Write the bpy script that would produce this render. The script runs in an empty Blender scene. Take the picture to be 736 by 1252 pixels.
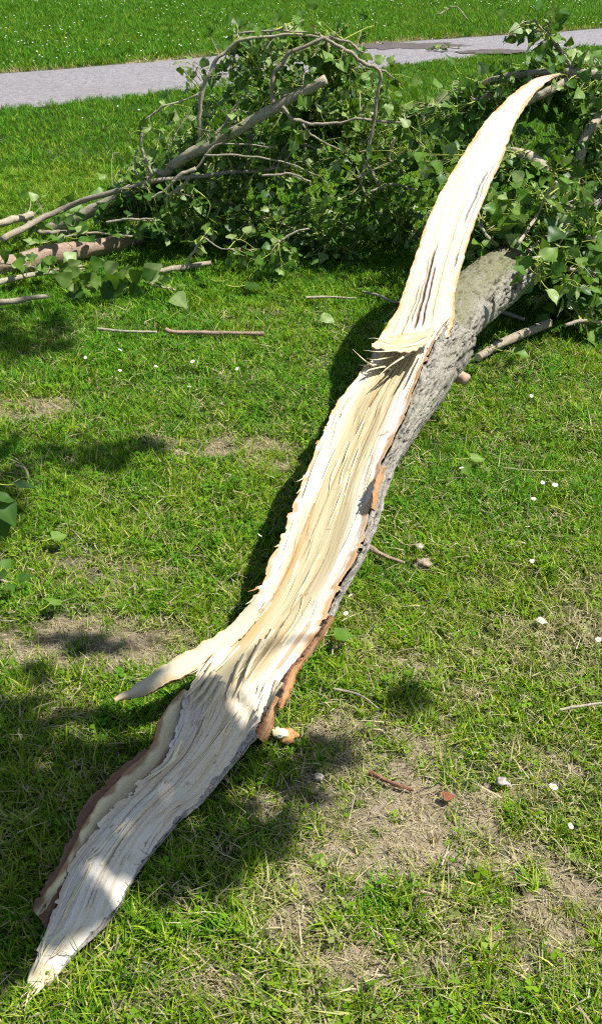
import bpy, math, random
import numpy as np
from mathutils import Vector, Matrix

random.seed(7)
rng = np.random.default_rng(11)
R = math.radians
SC = bpy.context.scene
COL = SC.collection

# ------------------------------------------------------------------ camera, sky, sun, exposure
CAM_H, PITCH, FPX = 1.6, R(29.2), 1391.0
cam_d = bpy.data.cameras.new('camera')
cam_d.sensor_fit = 'VERTICAL'; cam_d.sensor_height = 36.0; cam_d.lens = 36.0 * FPX / 1252.0
cam_d.clip_start = 0.05; cam_d.clip_end = 2000
cam = bpy.data.objects.new('camera', cam_d); COL.objects.link(cam)
cam.location = (0, 0, CAM_H); cam.rotation_euler = (R(90) - PITCH, 0, 0)
SC.camera = cam

SUN_EL, SUN_AZ = R(60), R(-6)            # azimuth: angle from +X (right) towards +Y (away)
SUN = np.array([math.cos(SUN_EL) * math.cos(SUN_AZ), math.cos(SUN_EL) * math.sin(SUN_AZ), math.sin(SUN_EL)])
world = bpy.data.worlds.new('World'); SC.world = world; world.use_nodes = True
wn = world.node_tree.nodes; wl = world.node_tree.links
wn.clear()
sky = wn.new('ShaderNodeTexSky'); sky.sky_type = 'NISHITA'; sky.sun_disc = False
sky.sun_elevation = SUN_EL; sky.sun_rotation = R(90) - SUN_AZ
bg = wn.new('ShaderNodeBackground'); bg.inputs[1].default_value = 0.08
wo = wn.new('ShaderNodeOutputWorld')
wl.new(sky.outputs[0], bg.inputs[0]); wl.new(bg.outputs[0], wo.inputs[0])
sun_d = bpy.data.lights.new('sun', 'SUN'); sun_d.energy = 5.0; sun_d.angle = R(0.53); sun_d.color = (1.0, 0.965, 0.91)
sun = bpy.data.objects.new('sun', sun_d); COL.objects.link(sun)
sun.rotation_euler = Vector(SUN).to_track_quat('Z', 'Y').to_euler()
sun.location = (6, 3, 12)
SC.view_settings.view_transform = 'Standard'; SC.view_settings.look = 'None'
SC.view_settings.exposure = 0.6; SC.view_settings.gamma = 1.0
SC.render.engine = 'CYCLES'
SC.cycles.max_bounces = 8; SC.cycles.diffuse_bounces = 3; SC.cycles.transmission_bounces = 6; SC.cycles.transparent_max_bounces = 6
SC.cycles.use_denoising = False
SC.cycles.pixel_filter_type = 'BLACKMAN_HARRIS'; SC.cycles.filter_width = 1.15
SC.cycles.sample_clamp_indirect = 4.0; SC.cycles.blur_glossy = 1.0

# ------------------------------------------------------------------ picture plane -> place
CP, SP = math.cos(PITCH), math.sin(PITCH)
def ray(x, y):
    a = (x - 368.0) / FPX; b = -(y - 626.0) / FPX
    return np.array([a, CP + b * SP, -SP + b * CP])
def at(x, y, z=0.0):                      # point at height z
    r = ray(x, y); return np.array([0, 0, CAM_H]) + r * ((z - CAM_H) / r[2])
def atd(x, y, d):                         # point at forward distance d (metres along +Y)
    r = ray(x, y); return np.array([0, 0, CAM_H]) + r * (d / r[1])
def project(P):                           # inverse, for choosing what is in view
    P = np.asarray(P); q = P - np.array([0, 0, CAM_H])
    dep = q[:, 1] * CP - q[:, 2] * SP
    up = q[:, 1] * SP + q[:, 2] * CP
    dep_s = np.maximum(dep, 1e-3)
    return 368 + FPX * q[:, 0] / dep_s, 626 - FPX * up / dep_s, dep

# ------------------------------------------------------------------ noise
def _hash(ix, iy, iz, seed):
    h = (ix.astype(np.int64) * 374761393 + iy.astype(np.int64) * 668265263 + iz.astype(np.int64) * 2147483647 + seed * 974634777) & 0xFFFFFFFF
    h = ((h ^ (h >> 13)) * 1274126177) & 0xFFFFFFFF
    h = ((h ^ (h >> 16)) * 2246822519) & 0xFFFFFFFF
    return ((h ^ (h >> 15)) & 0xFFFFFF) / float(0xFFFFFF)
def noise(x, y, z=0.0, seed=0):
    x, y, z = np.broadcast_arrays(np.asarray(x, float), np.asarray(y, float), np.asarray(z, float))
    ix, iy, iz = np.floor(x), np.floor(y), np.floor(z)
    fx, fy, fz = x - ix, y - iy, z - iz
    fx = fx * fx * (3 - 2 * fx); fy = fy * fy * (3 - 2 * fy); fz = fz * fz * (3 - 2 * fz)
    o = 0
    for dx in (0, 1):
        for dy in (0, 1):
            for dz in (0, 1):
                w = (fx if dx else 1 - fx) * (fy if dy else 1 - fy) * (fz if dz else 1 - fz)
                o = o + w * _hash(ix + dx, iy + dy, iz + dz, seed)
    return o * 2 - 1
def fbm(x, y, z=0.0, seed=0, octv=4):
    o = 0; a = 1.0; f = 1.0; t = 0
    for k in range(octv):
        o = o + a * noise(np.asarray(x) * f, np.asarray(y) * f, np.asarray(z) * f, seed + k * 17); t += a; a *= .5; f *= 2.03
    return o / t
def sstep(a, b, x):
    t = np.clip((x - a) / (b - a), 0, 1); return t * t * (3 - 2 * t)

# ------------------------------------------------------------------ mesh helpers
def mesh_np(name, V, F, mats, mi=None, smooth=True, cols=None, floats=None, uv=None):
    V = np.asarray(V, np.float32); F = np.asarray(F, np.int32)
    m = bpy.data.meshes.new(name)
    n, k = F.shape
    m.vertices.add(len(V)); m.vertices.foreach_set('co', V.ravel())
    m.loops.add(n * k); m.loops.foreach_set('vertex_index', F.ravel())
    m.polygons.add(n); m.polygons.foreach_set('loop_start', np.arange(0, n * k, k, dtype=np.int32))
    if mi is not None: m.polygons.foreach_set('material_index', np.asarray(mi, np.int32))
    m.polygons.foreach_set('use_smooth', np.full(n, smooth, dtype=bool))
    for a in (mats if isinstance(mats, (list, tuple)) else [mats]): m.materials.append(a)
    if cols is not None:
        for nm, c in cols.items():
            c = np.asarray(c, np.float32); c = np.concatenate([c, np.ones((len(c), 1), np.float32)], 1) if c.shape[1] == 3 else c
            at_ = m.attributes.new(nm, 'FLOAT_COLOR', 'POINT'); at_.data.foreach_set('color', c.ravel())
    if floats is not None:
        for nm, c in floats.items():
            at_ = m.attributes.new(nm, 'FLOAT', 'POINT'); at_.data.foreach_set('value', np.asarray(c, np.float32).ravel())
    if uv is not None:
        at_ = m.attributes.new('fibre', 'FLOAT_VECTOR', 'POINT'); at_.data.foreach_set('vector', np.asarray(uv, np.float32).ravel())
    m.update(calc_edges=True); m.validate()
    return m
def obj(name, mesh, parent=None, loc=None, **kw):
    o = bpy.data.objects.new(name, mesh); COL.objects.link(o)
    if parent is not None: o.parent = parent
    if loc is not None: o.location = loc
    for k, v in kw.items(): o[k] = v
    return o
def thing(name, label, cat, loc=(0, 0, 0), group=None):
    o = bpy.data.objects.new(name, None); COL.objects.link(o); o.location = loc
    o.empty_display_size = .05
    o['label'] = label; o['category'] = cat
    if group: o['group'] = group
    return o
def grid_faces(nu, nv, closed=False):     # verts ordered [v][u]
    u = np.arange(nu if closed else nu - 1); v = np.arange(nv - 1)
    U, W = np.meshgrid(u, v); U = U.ravel(); W = W.ravel(); U2 = (U + 1) % nu
    return np.stack([W * nu + U, W * nu + U2, (W + 1) * nu + U2, (W + 1) * nu + U], 1)
def catmull(P, n):
    P = np.asarray(P, float)
    if len(P) == 2: 
        t = np.linspace(0, 1, n)[:, None]; return P[0] * (1 - t) + P[1] * t
    Q = np.vstack([2 * P[0] - P[1], P, 2 * P[-1] - P[-2]])
    s = np.linspace(0, len(P) - 1 - 1e-9, n); i = s.astype(int); t = (s - i)[:, None]
    a, b, c, d = Q[i], Q[i + 1], Q[i + 2], Q[i + 3]
    return .5 * ((2 * b) + (c - a) * t + (2 * a - 5 * b + 4 * c - d) * t ** 2 + (3 * b - a - 3 * c + d) * t ** 3)
def tube_np(P, rad, seg=8, wob=0.0, seed=0, cap=True):
    P = np.asarray(P, float); n = len(P); rad = np.broadcast_to(np.asarray(rad, float), (n,))
    T = np.gradient(P, axis=0); T /= np.linalg.norm(T, axis=1)[:, None] + 1e-9
    ref = np.array([0, 0, 1.0]) if abs(T[0][2]) < .9 else np.array([1.0, 0, 0])
    N = np.zeros_like(P); v = ref - T[0] * T[0].dot(ref); N[0] = v / np.linalg.norm(v)
    for i in range(1, n):
        v = N[i - 1] - T[i] * T[i].dot(N[i - 1]); N[i] = v / (np.linalg.norm(v) + 1e-9)
    B = np.cross(T, N); a = np.arange(seg) / seg * 2 * math.pi
    rr = rad[:, None] * np.ones(seg)
    L = np.concatenate([[0], np.cumsum(np.linalg.norm(np.diff(P, axis=0), axis=1))])
    if wob:
        rm = rad.max()
        rr = rr * (1 + wob * fbm(np.cos(a)[None] * 2.0 + seed, np.sin(a)[None] * 2.0, (L / rm * .35)[:, None], seed, 3))
    V = P[:, None] + rr[..., None] * (np.cos(a)[None, :, None] * N[:, None] + np.sin(a)[None, :, None] * B[:, None])
    V = V.reshape(-1, 3); F = grid_faces(seg, n, True)
    if cap:
        c0, c1 = len(V), len(V) + 1
        V = np.vstack([V, P[0], P[-1]])
        s = np.arange(seg); s2 = (s + 1) % seg
        F = np.vstack([F, np.stack([np.full(seg, c0), s2, s, s], 1)])   # end caps: triangles written as degenerate quads
        F1 = np.stack([np.full(seg, c1), (n - 1) * seg + s, (n - 1) * seg + s2, (n - 1) * seg + s2], 1)
        F = np.vstack([F, F1])
    return V, F
def tri(F):                                # quads (with degenerate ones) -> triangles
    A = F[:, [0, 1, 2]]; B = F[:, [0, 2, 3]]
    ok = (F[:, 2] != F[:, 3])
    return np.vstack([A, B[ok]])
class Bag:                                 # joins many small shapes into one mesh
    def __init__(s): s.V = []; s.F = []; s.M = []; s.T = []; s.n = 0
    def add(s, V, F, mi=0, tint=None):
        F = np.asarray(F); F = tri(F) if F.shape[1] == 4 else F
        s.V.append(V); s.F.append(F + s.n); s.n += len(V)
        s.M.append(np.full(len(F), mi) if np.isscalar(mi) else mi)
        s.T.append(np.full(len(V), .5 if tint is None else tint) if np.isscalar(tint) or tint is None else tint)
    def mesh(s, name, mats):
        return mesh_np(name, np.vstack(s.V), np.vstack(s.F), mats, np.concatenate(s.M), True, floats={'tint': np.concatenate(s.T)})

# ------------------------------------------------------------------ materials
def mat(name):
    m = bpy.data.materials.new(name); m.use_nodes = True
    nt = m.node_tree; nt.nodes.clear()
    out = nt.nodes.new('ShaderNodeOutputMaterial')
    return m, nt, out
def N(nt, t, **kw):
    n = nt.nodes.new(t)
    for k, v in kw.items():
        if k.startswith('i_'):
            key = k[2:]; key = int(key) if key.isdigit() else key.replace('_', ' ')
            n.inputs[key].default_value = v
        else: setattr(n, k, v)
    return n
def ramp(nt, fac, stops, interp='LINEAR'):
    r = nt.nodes.new('ShaderNodeValToRGB'); r.color_ramp.interpolation = interp
    e = r.color_ramp.elements
    while len(e) < len(stops): e.new(.5)
    for k, (p, c) in enumerate(stops):
        e[k].position = p; e[k].color = (*c, 1) if len(c) == 3 else c
    nt.links.new(fac, r.inputs[0]); return r.outputs[0]
def mixc(nt, fac, a, b, mode='MIX'):
    m = nt.nodes.new('ShaderNodeMix'); m.data_type = 'RGBA'; m.blend_type = mode; m.clamp_factor = True
    for s, v in ((m.inputs[0], fac), (m.inputs[6], a), (m.inputs[7], b)):
        if hasattr(v, 'links'): nt.links.new(v, s)
        elif isinstance(v, (int, float)): s.default_value = v
        else: s.default_value = (*v, 1)
    return m.outputs[2]
def noise_tex(nt, vec, scale, detail=4, rough=.6, dist=0.0):
    n = N(nt, 'ShaderNodeTexNoise'); n.inputs['Scale'].default_value = scale; n.inputs['Detail'].default_value = detail
    n.inputs['Roughness'].default_value = rough; n.inputs['Distortion'].default_value = dist
    if vec is not None: nt.links.new(vec, n.inputs['Vector'])
    return n.outputs['Fac']
def mapping(nt, vec, scale):
    m = N(nt, 'ShaderNodeMapping'); m.inputs['Scale'].default_value = scale; nt.links.new(vec, m.inputs[0]); return m.outputs[0]
def bump(nt, h, strength, dist):
    b = N(nt, 'ShaderNodeBump'); b.inputs['Strength'].default_value = strength; b.inputs['Distance'].default_value = dist
    nt.links.new(h, b.inputs['Height']); return b.outputs[0]
def finish(nt, out, color, rough=.8, normal=None, spec=.3):
    p = N(nt, 'ShaderNodeBsdfPrincipled')
    if hasattr(color, 'links'): nt.links.new(color, p.inputs['Base Color'])
    else: p.inputs['Base Color'].default_value = (*color, 1)
    if hasattr(rough, 'links'): nt.links.new(rough, p.inputs['Roughness'])
    else: p.inputs['Roughness'].default_value = rough
    p.inputs['Specular IOR Level'].default_value = spec
    if normal is not None: nt.links.new(normal, p.inputs['Normal'])
    nt.links.new(p.outputs[0], out.inputs[0]); return p

def m_soil():
    m, nt, out = mat('lawn_soil'); L = nt.links
    g = N(nt, 'ShaderNodeNewGeometry').outputs['Position']
    bare = N(nt, 'ShaderNodeAttribute', attribute_name='bare').outputs['Fac']
    n1 = noise_tex(nt, g, 9, 5); n2 = noise_tex(nt, g, 60, 6, .7); n3 = noise_tex(nt, g, 260, 3, .7)
    soil = ramp(nt, n2, [(.30, (.075, .06, .04)), (.5, (.27, .22, .15)), (.70, (.48, .41, .30))])
    soil = mixc(nt, n3, soil, (.42, .33, .22), 'MIX')
    soil = mixc(nt, .45, soil, ramp(nt, n2, [(.30, (.075, .06, .04)), (.5, (.27, .22, .15)), (.70, (.48, .41, .30))]))
    shaded_turf = ramp(nt, n2, [(.3, (.015, .03, .005)), (.6, (.035, .06, .010)), (.8, (.10, .10, .03))])  # green turf base, darkened to put the shade between blades into colour
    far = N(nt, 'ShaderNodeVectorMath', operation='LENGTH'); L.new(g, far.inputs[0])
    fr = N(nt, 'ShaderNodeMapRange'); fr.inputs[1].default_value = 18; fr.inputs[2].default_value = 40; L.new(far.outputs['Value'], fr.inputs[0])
    shaded_turf = mixc(nt, fr.outputs[0], shaded_turf, ramp(nt, n1, [(.3, (.045, .11, .015)), (.7, (.09, .18, .03))]))
    c = mixc(nt, bare, shaded_turf, soil)
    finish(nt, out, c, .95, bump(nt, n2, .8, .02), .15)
    return m
def m_grass():
    m, nt, out = mat('grass_blade'); L = nt.links
    a = N(nt, 'ShaderNodeAttribute', attribute_name='dry', attribute_type='INSTANCER').outputs['Fac']
    t = N(nt, 'ShaderNodeAttribute', attribute_name='tint').outputs['Fac']
    hgt = N(nt, 'ShaderNodeAttribute', attribute_name='along').outputs['Fac']
    oi = N(nt, 'ShaderNodeObjectInfo').outputs['Random']
    green = ramp(nt, t, [(0, (.016, .075, .004)), (.4, (.062, .235, .006)), (.8, (.16, .39, .010)), (1, (.38, .50, .05))])
    green2 = ramp(nt, t, [(0, (.045, .12, .004)), (.45, (.18, .33, .008)), (.85, (.40, .46, .03)), (1, (.60, .53, .17))])
    straw = ramp(nt, t, [(0, (.26, .22, .09)), (.5, (.46, .39, .21)), (1, (.62, .54, .34))])
    ad = N(nt, 'ShaderNodeMath', operation='MULTIPLY_ADD'); L.new(oi, ad.inputs[0]); ad.inputs[1].default_value = .5; L.new(a, ad.inputs[2])
    s1 = N(nt, 'ShaderNodeMapRange'); L.new(ad.outputs[0], s1.inputs[0]); s1.inputs[1].default_value = .25; s1.inputs[2].default_value = .8
    c = mixc(nt, s1.outputs[0], green, green2)
    s2 = N(nt, 'ShaderNodeMapRange'); L.new(ad.outputs[0], s2.inputs[0]); s2.inputs[1].default_value = .95; s2.inputs[2].default_value = 1.25
    c = mixc(nt, s2.outputs[0], c, straw)
    p = N(nt, 'ShaderNodeBsdfPrincipled'); L.new(c, p.inputs['Base Color']); p.inputs['Roughness'].default_value = .6
    p.inputs['Specular IOR Level'].default_value = .18
    tr = N(nt, 'ShaderNodeBsdfTranslucent'); L.new(mixc(nt, .35, c, (.30, .42, .03)), tr.inputs[0])
    mx = N(nt, 'ShaderNodeMixShader'); mx.inputs[0].default_value = .28
    L.new(p.outputs[0], mx.inputs[1]); L.new(tr.outputs[0], mx.inputs[2]); L.new(mx.outputs[0], out.inputs[0])
    return m
def m_leaf():
    m, nt, out = mat('poplar_leaf'); L = nt.links
    t = N(nt, 'ShaderNodeAttribute', attribute_name='tint').outputs['Fac']
    oi = N(nt, 'ShaderNodeTexCoord').outputs['Object']
    n1 = noise_tex(nt, oi, 45, 3)
    c = ramp(nt, t, [(0, (.014, .050, .006)), (.4, (.050, .140, .010)), (.7, (.105, .220, .018)), (.88, (.19, .30, .06)), (1, (.34, .42, .17))])
    c = mixc(nt, .15, c, ramp(nt, n1, [(.3, (.02, .06, .01)), (.7, (.16, .26, .05))]))
    p = N(nt, 'ShaderNodeBsdfPrincipled'); L.new(c, p.inputs['Base Color']); p.inputs['Roughness'].default_value = .45
    p.inputs['Specular IOR Level'].default_value = .32
    tr = N(nt, 'ShaderNodeBsdfTranslucent'); L.new(mixc(nt, .5, c, (.24, .45, .02)), tr.inputs[0])
    mx = N(nt, 'ShaderNodeMixShader'); mx.inputs[0].default_value = .24
    L.new(p.outputs[0], mx.inputs[1]); L.new(tr.outputs[0], mx.inputs[2]); L.new(mx.outputs[0], out.inputs[0])
    return m
def m_simple(name, c0, c1, scale=30, rough=.8, bmp=0.0, spec=.3, stretch=None):
    m, nt, out = mat(name)
    v = N(nt, 'ShaderNodeTexCoord').outputs['Object']
    if stretch: v = mapping(nt, v, stretch)
    n = noise_tex(nt, v, scale, 5, .65)
    c = ramp(nt, n, [(.3, c0), (.7, c1)])
    finish(nt, out, c, rough, bump(nt, n, bmp, .01) if bmp else None, spec)
    return m
def m_bark(name, pale, mid, dark, lichen=0.0, s=1.0):
    m, nt, out = mat(name); L = nt.links
    v = N(nt, 'ShaderNodeTexCoord').outputs['Object']
    n1 = noise_tex(nt, v, 7 * s, 4); n2 = noise_tex(nt, v, 55 * s, 6, .7); n3 = noise_tex(nt, v, 180 * s, 4, .7)
    cr = N(nt, 'ShaderNodeAttribute', attribute_name='crack').outputs['Fac']
    c = ramp(nt, n2, [(.28, mid), (.55, pale), (.8, tuple(min(1, x * 1.2) for x in pale))])
    c = mixc(nt, ramp(nt, n3, [(.36, (.9, .9, .9)), (.46, (0, 0, 0))]), c, dark)
    c = mixc(nt, cr, c, dark)
    if lichen:
        lz = N(nt, 'ShaderNodeAttribute', attribute_name='lichen').outputs['Fac']
        lm = N(nt, 'ShaderNodeMath', operation='MULTIPLY'); L.new(lz, lm.inputs[0])
        L.new(ramp(nt, n2, [(.36, (0, 0, 0)), (.50, (1, 1, 1))]), lm.inputs[1])
        c = mixc(nt, lm.outputs[0], c, ramp(nt, n3, [(.3, (.06, .07, .012)), (.7, (.19, .19, .055))]))
    finish(nt, out, c, .9, bump(nt, n3, .5, .008), .2)
    return m
def m_wood():
    m, nt, out = mat('torn_wood'); L = nt.links
    col = N(nt, 'ShaderNodeAttribute', attribute_name='Col').outputs['Color']
    fv = N(nt, 'ShaderNodeAttribute', attribute_name='fibre').outputs['Vector']
    f1 = noise_tex(nt, mapping(nt, fv, (260, 5, 1)), 1, 5, .65, .2)
    f2 = noise_tex(nt, mapping(nt, fv, (700, 9, 1)), 1, 3, .6)
    f3 = noise_tex(nt, mapping(nt, fv, (60, 14, 1)), 1, 4, .6); f4 = noise_tex(nt, mapping(nt, fv, (14, 2.2, 1)), 1, 3, .6)
    tm = N(nt, 'ShaderNodeMath', operation='MULTIPLY'); L.new(ramp(nt, f1, [(.40, (.6, .6, .6)), (.55, (0, 0, 0))]), tm.inputs[0]); L.new(ramp(nt, f4, [(.40, (.1, .1, .1)), (.62, (1, 1, 1))]), tm.inputs[1])
    c = mixc(nt, tm.outputs[0], col, mixc(nt, 1.0, col, (.80, .66, .42), 'MULTIPLY'))
    c = mixc(nt, ramp(nt, f2, [(.60, (0, 0, 0)), (.72, (.45, .45, .45))]), c, (.68, .64, .55))
    c = mixc(nt, ramp(nt, f3, [(.25, (.5, .5, .5)), (.36, (0, 0, 0))]), c, mixc(nt, 1.0, col, (.75, .60, .40), 'MULTIPLY'))
    finish(nt, out, c, .62, bump(nt, f1, .55, .004), .25)
    return m
def m_path():
    m, nt, out = mat('gravel_path')
    g = N(nt, 'ShaderNodeNewGeometry').outputs['Position']
    n1 = noise_tex(nt, g, .9, 4); n2 = noise_tex(nt, g, 26, 5, .9); n3 = noise_tex(nt, g, 60, 3, .8)
    c = ramp(nt, n2, [(.34, (.15, .14, .146)), (.5, (.27, .255, .262)), (.66, (.40, .38, .388))])
    c = mixc(nt, ramp(nt, n1, [(.35, (.35, .35, .35)), (.65, (0, 0, 0))]), c, (.235, .205, .19))
    c = mixc(nt, ramp(nt, n3, [(.60, (0, 0, 0)), (.72, (.7, .7, .7))]), c, (.47, .46, .46))
    finish(nt, out, c, .9, bump(nt, n2, .8, .02), .2)
    return m

M_SOIL = m_soil(); M_GRASS = m_grass(); M_LEAF = m_leaf(); M_WOOD = m_wood(); M_PATH = m_path()
M_PETIOLE = m_simple('petiole', (.26, .34, .04), (.44, .48, .09), 20, .5)
M_BARK = m_bark('trunk_bark', (.37, .345, .295), (.20, .18, .145), (.04, .032, .026), 1.0)
M_TWIG = m_bark('twig_bark', (.40, .34, .255), (.24, .195, .14), (.09, .07, .05), 0, 1.6)
M_LIMB = m_bark('limb_bark', (.47, .41, .30), (.30, .25, .165), (.11, .085, .06), 0, 1.2)
M_OLDLOG = m_bark('old_log_bark', (.40, .29, .21), (.27, .18, .125), (.10, .065, .05), 0, 1.0)
M_INNER = m_simple('inner_bark', (.40, .17, .055), (.62, .34, .13), 60, .75, .4)
M_OUTER = m_simple('torn_bark', (.13, .06, .035), (.30, .15, .085), 40, .85, .6)
M_BAST = m_simple('bast', (.74, .66, .40), (.82, .75, .50), 14, .5, .1)
M_PALEWOOD = m_simple('pale_wood', (.62, .50, .30), (.78, .66, .44), 60, .65, .3)
M_PETAL = m_simple('daisy_petal', (.78, .78, .76), (.85, .85, .84), 30, .6)
M_YOLK = m_simple('daisy_center', (.65, .42, .02), (.78, .55, .04), 60, .7)
M_STONE = m_simple('stone', (.36, .31, .26), (.52, .46, .40), 40, .85, .5)
M_CLOD = m_simple('clod', (.22, .17, .115), (.44, .36, .26), 50, .95, .8)
M_RED = m_simple('dead_leaf', (.13, .04, .02), (.27, .085, .035), 40, .6, .2)
M_DRY = m_simple('straw', (.48, .40, .20), (.64, .55, .32), 40, .7)
M_PUDDLE = m_simple('wet_mud', (.085, .055, .035), (.15, .10, .065), 6, .35, .1, .5)

# ------------------------------------------------------------------ ground: one sheet to the horizon
BARE = [(45, 500, 66, 17, 1.4), (270, 545, 95, 14, 1.1), (335, 568, 45, 10, .6), (90, 785, 140, 34, .9), (215, 800, 70, 22, .6),
        (500, 815, 42, 20, .95), (440, 790, 40, 18, .6), (450, 920, 120, 55, .8), (540, 985, 130, 50, .95), (560, 1070, 150, 65, .98),
        (430, 1050, 105, 55, .9), (650, 1110, 100, 60, .8), (370, 985, 80, 30, .7), (240, 1190, 70, 36, .4), (440, 1190, 90, 50, .75),
        (515, 692, 30, 12, .8), (660, 930, 70, 34, .55), (600, 1170, 110, 50, .65), (350, 1110, 70, 40, .5), (120, 700, 90, 30, .35),
        (60, 870, 70, 30, .4), (90, 960, 80, 40, .3), (300, 460, 40, 10, .2)]
def bare_map(P):
    x, y, dep = project(P)
    b = np.zeros(len(P))
    for cx, cy, rx, ry, s in BARE:
        e = ((x - cx) / rx) ** 2 + ((y - cy) / ry) ** 2
        b = np.maximum(b, s * np.clip(1.35 - e, 0, 1))
    yv = np.interp(x, [-330, -160, 0, 140, 265, 355, 448, 518, 638, 736, 850], [117, 105, 92, 81, 70, 64, 57, 51, 43, 36, 28])
    b = np.maximum(b, 1.1 * np.exp(-((y - yv + 1.2) / 2.6) ** 2) * (dep > 7))      # worn brown verge beyond the path
    b = np.where(dep > .3, b, 0)
    n = .7 * fbm(P[:, 0] * 9, P[:, 1] * 9, 0, 3, 4) + .8 * fbm(P[:, 0] * 30, P[:, 1] * 30, 0, 4, 3)
    b = np.clip(.92 * b * (1 + 1.7 * n) + .10 * sstep(.15, .6, n), 0, 1)
    near = np.clip((3.3 - P[:, 1]) / 1.6, 0, 1)
    return np.clip(b + .22 * near * sstep(0, .5, fbm(P[:, 0] * 14, P[:, 1] * 14, 0, 31, 3)), 0, 1)
def gz(x, y):
    f = np.exp(-(np.maximum(np.hypot(x, y - 4) - 6, 0) / 6) ** 2)
    return f * (.012 * fbm(x * 1.7, y * 1.7, 0, 5, 3) + .006 * fbm(x * 17, y * 17, 0, 9, 3)) - .006
def axis(lo, hi, step, far, g=1.22):
    a = list(np.arange(lo, hi + 1e-6, step)); s = step
    while a[-1] < far: s *= g; a.append(a[-1] + s)
    s = step
    while a[0] > -far: s *= g; a.insert(0, a[0] - s)
    return np.array(a)
gx = axis(-1.7, 2.4, .022, 400); gy = axis(.7, 5.6, .022, 400)
GX, GY = np.meshgrid(gx, gy); P = np.stack([GX.ravel(), GY.ravel(), 0 * GX.ravel()], 1)
P[:, 2] = gz(P[:, 0], P[:, 1])
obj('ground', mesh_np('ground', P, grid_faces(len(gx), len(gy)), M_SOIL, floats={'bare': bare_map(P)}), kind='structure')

# ------------------------------------------------------------------ path
near_px = [(-330, 172), (-160, 150), (0, 133), (125, 122), (215, 110), (345, 98), (473, 82), (578, 70), (728, 56), (880, 42), (1010, 30)]
far_px = [(-330, 117), (-160, 105), (0, 92), (140, 81), (265, 70), (355, 64), (448, 57), (518, 51), (638, 43), (736, 36), (850, 28)]
pn = catmull([at(*p) for p in near_px], 200); pf = catmull([at(*p) for p in far_px], 200)
d0 = pn[0] - pn[4]; d1 = pn[-1] - pn[-5]
d0 /= np.linalg.norm(d0); d1 /= np.linalg.norm(d1)
pn = np.vstack([pn[0] + d0 * 60, pn, pn[-1] + d1 * 60]); pf = np.vstack([pf[0] + d0 * 60, pf, pf[-1] + d1 * 60])
ww = np.array([-.03, 0, .04, .15, .3, .5, .7, .85, .96, 1.0, 1.03])
V = pn[:, None] * (1 - ww[None, :, None]) + pf[:, None] * ww[None, :, None]
rag = .09 * fbm(V[..., 0] * 2.3, V[..., 1] * 2.3, 0, 41, 4)
V[..., 1] += rag * (np.abs(ww - .5) > .47)[None]
V[..., 2] = .012 + .012 * (1 - (2 * ww[None] - 1) ** 2)
V[:, 0, 2] = -.03; V[:, -1, 2] = -.03
obj('path', mesh_np('path', V.reshape(-1, 3), grid_faces(len(ww), len(pn)), M_PATH), kind='structure')
def path_side(P):                          # <0 nearer than the path, 0..1 on it, >1 beyond
    yn = np.interp(P[:, 0], pn[:, 0], pn[:, 1]); yf = np.interp(P[:, 0], pf[:, 0], pf[:, 1])
    return (P[:, 1] - yn) / (yf - yn), yn, yf

def blotch(name, cx, cy, rx, ry, z, material, seed, n=60, **kw):
    a = np.arange(n) / n * 2 * math.pi
    r = 1 + .75 * fbm(np.cos(a) * 3.5 + seed, np.sin(a) * 3.5, 0, seed, 4)
    c = at(cx, cy, 0)
    V = []
    for f, h in ((1, z), (.6, z + .002), (0.2, z + .002)):
        for k in range(n):
            p = at(cx + rx * math.cos(a[k]) * r[k] * f, cy + ry * math.sin(a[k]) * r[k] * f, 0); V.append((p[0], p[1], h))
    F = np.vstack([grid_faces(n, 3, True)])
    Fc = [(2 * n + k, 2 * n + (k + 1) % n, len(V), len(V)) for k in range(n)]
    V.append((c[0], c[1], z + .002))
    return obj(name, mesh_np(name, np.array(V), tri(np.vstack([F, np.array(Fc)])), material), **kw)
blotch('puddle', 490, 59, 66, 4.2, .027, M_PUDDLE, 3, 120, kind='structure')
blotch('puddle', 603, 66, 44, 2.6, .026, M_PUDDLE, 8, 120, kind='structure')

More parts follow.
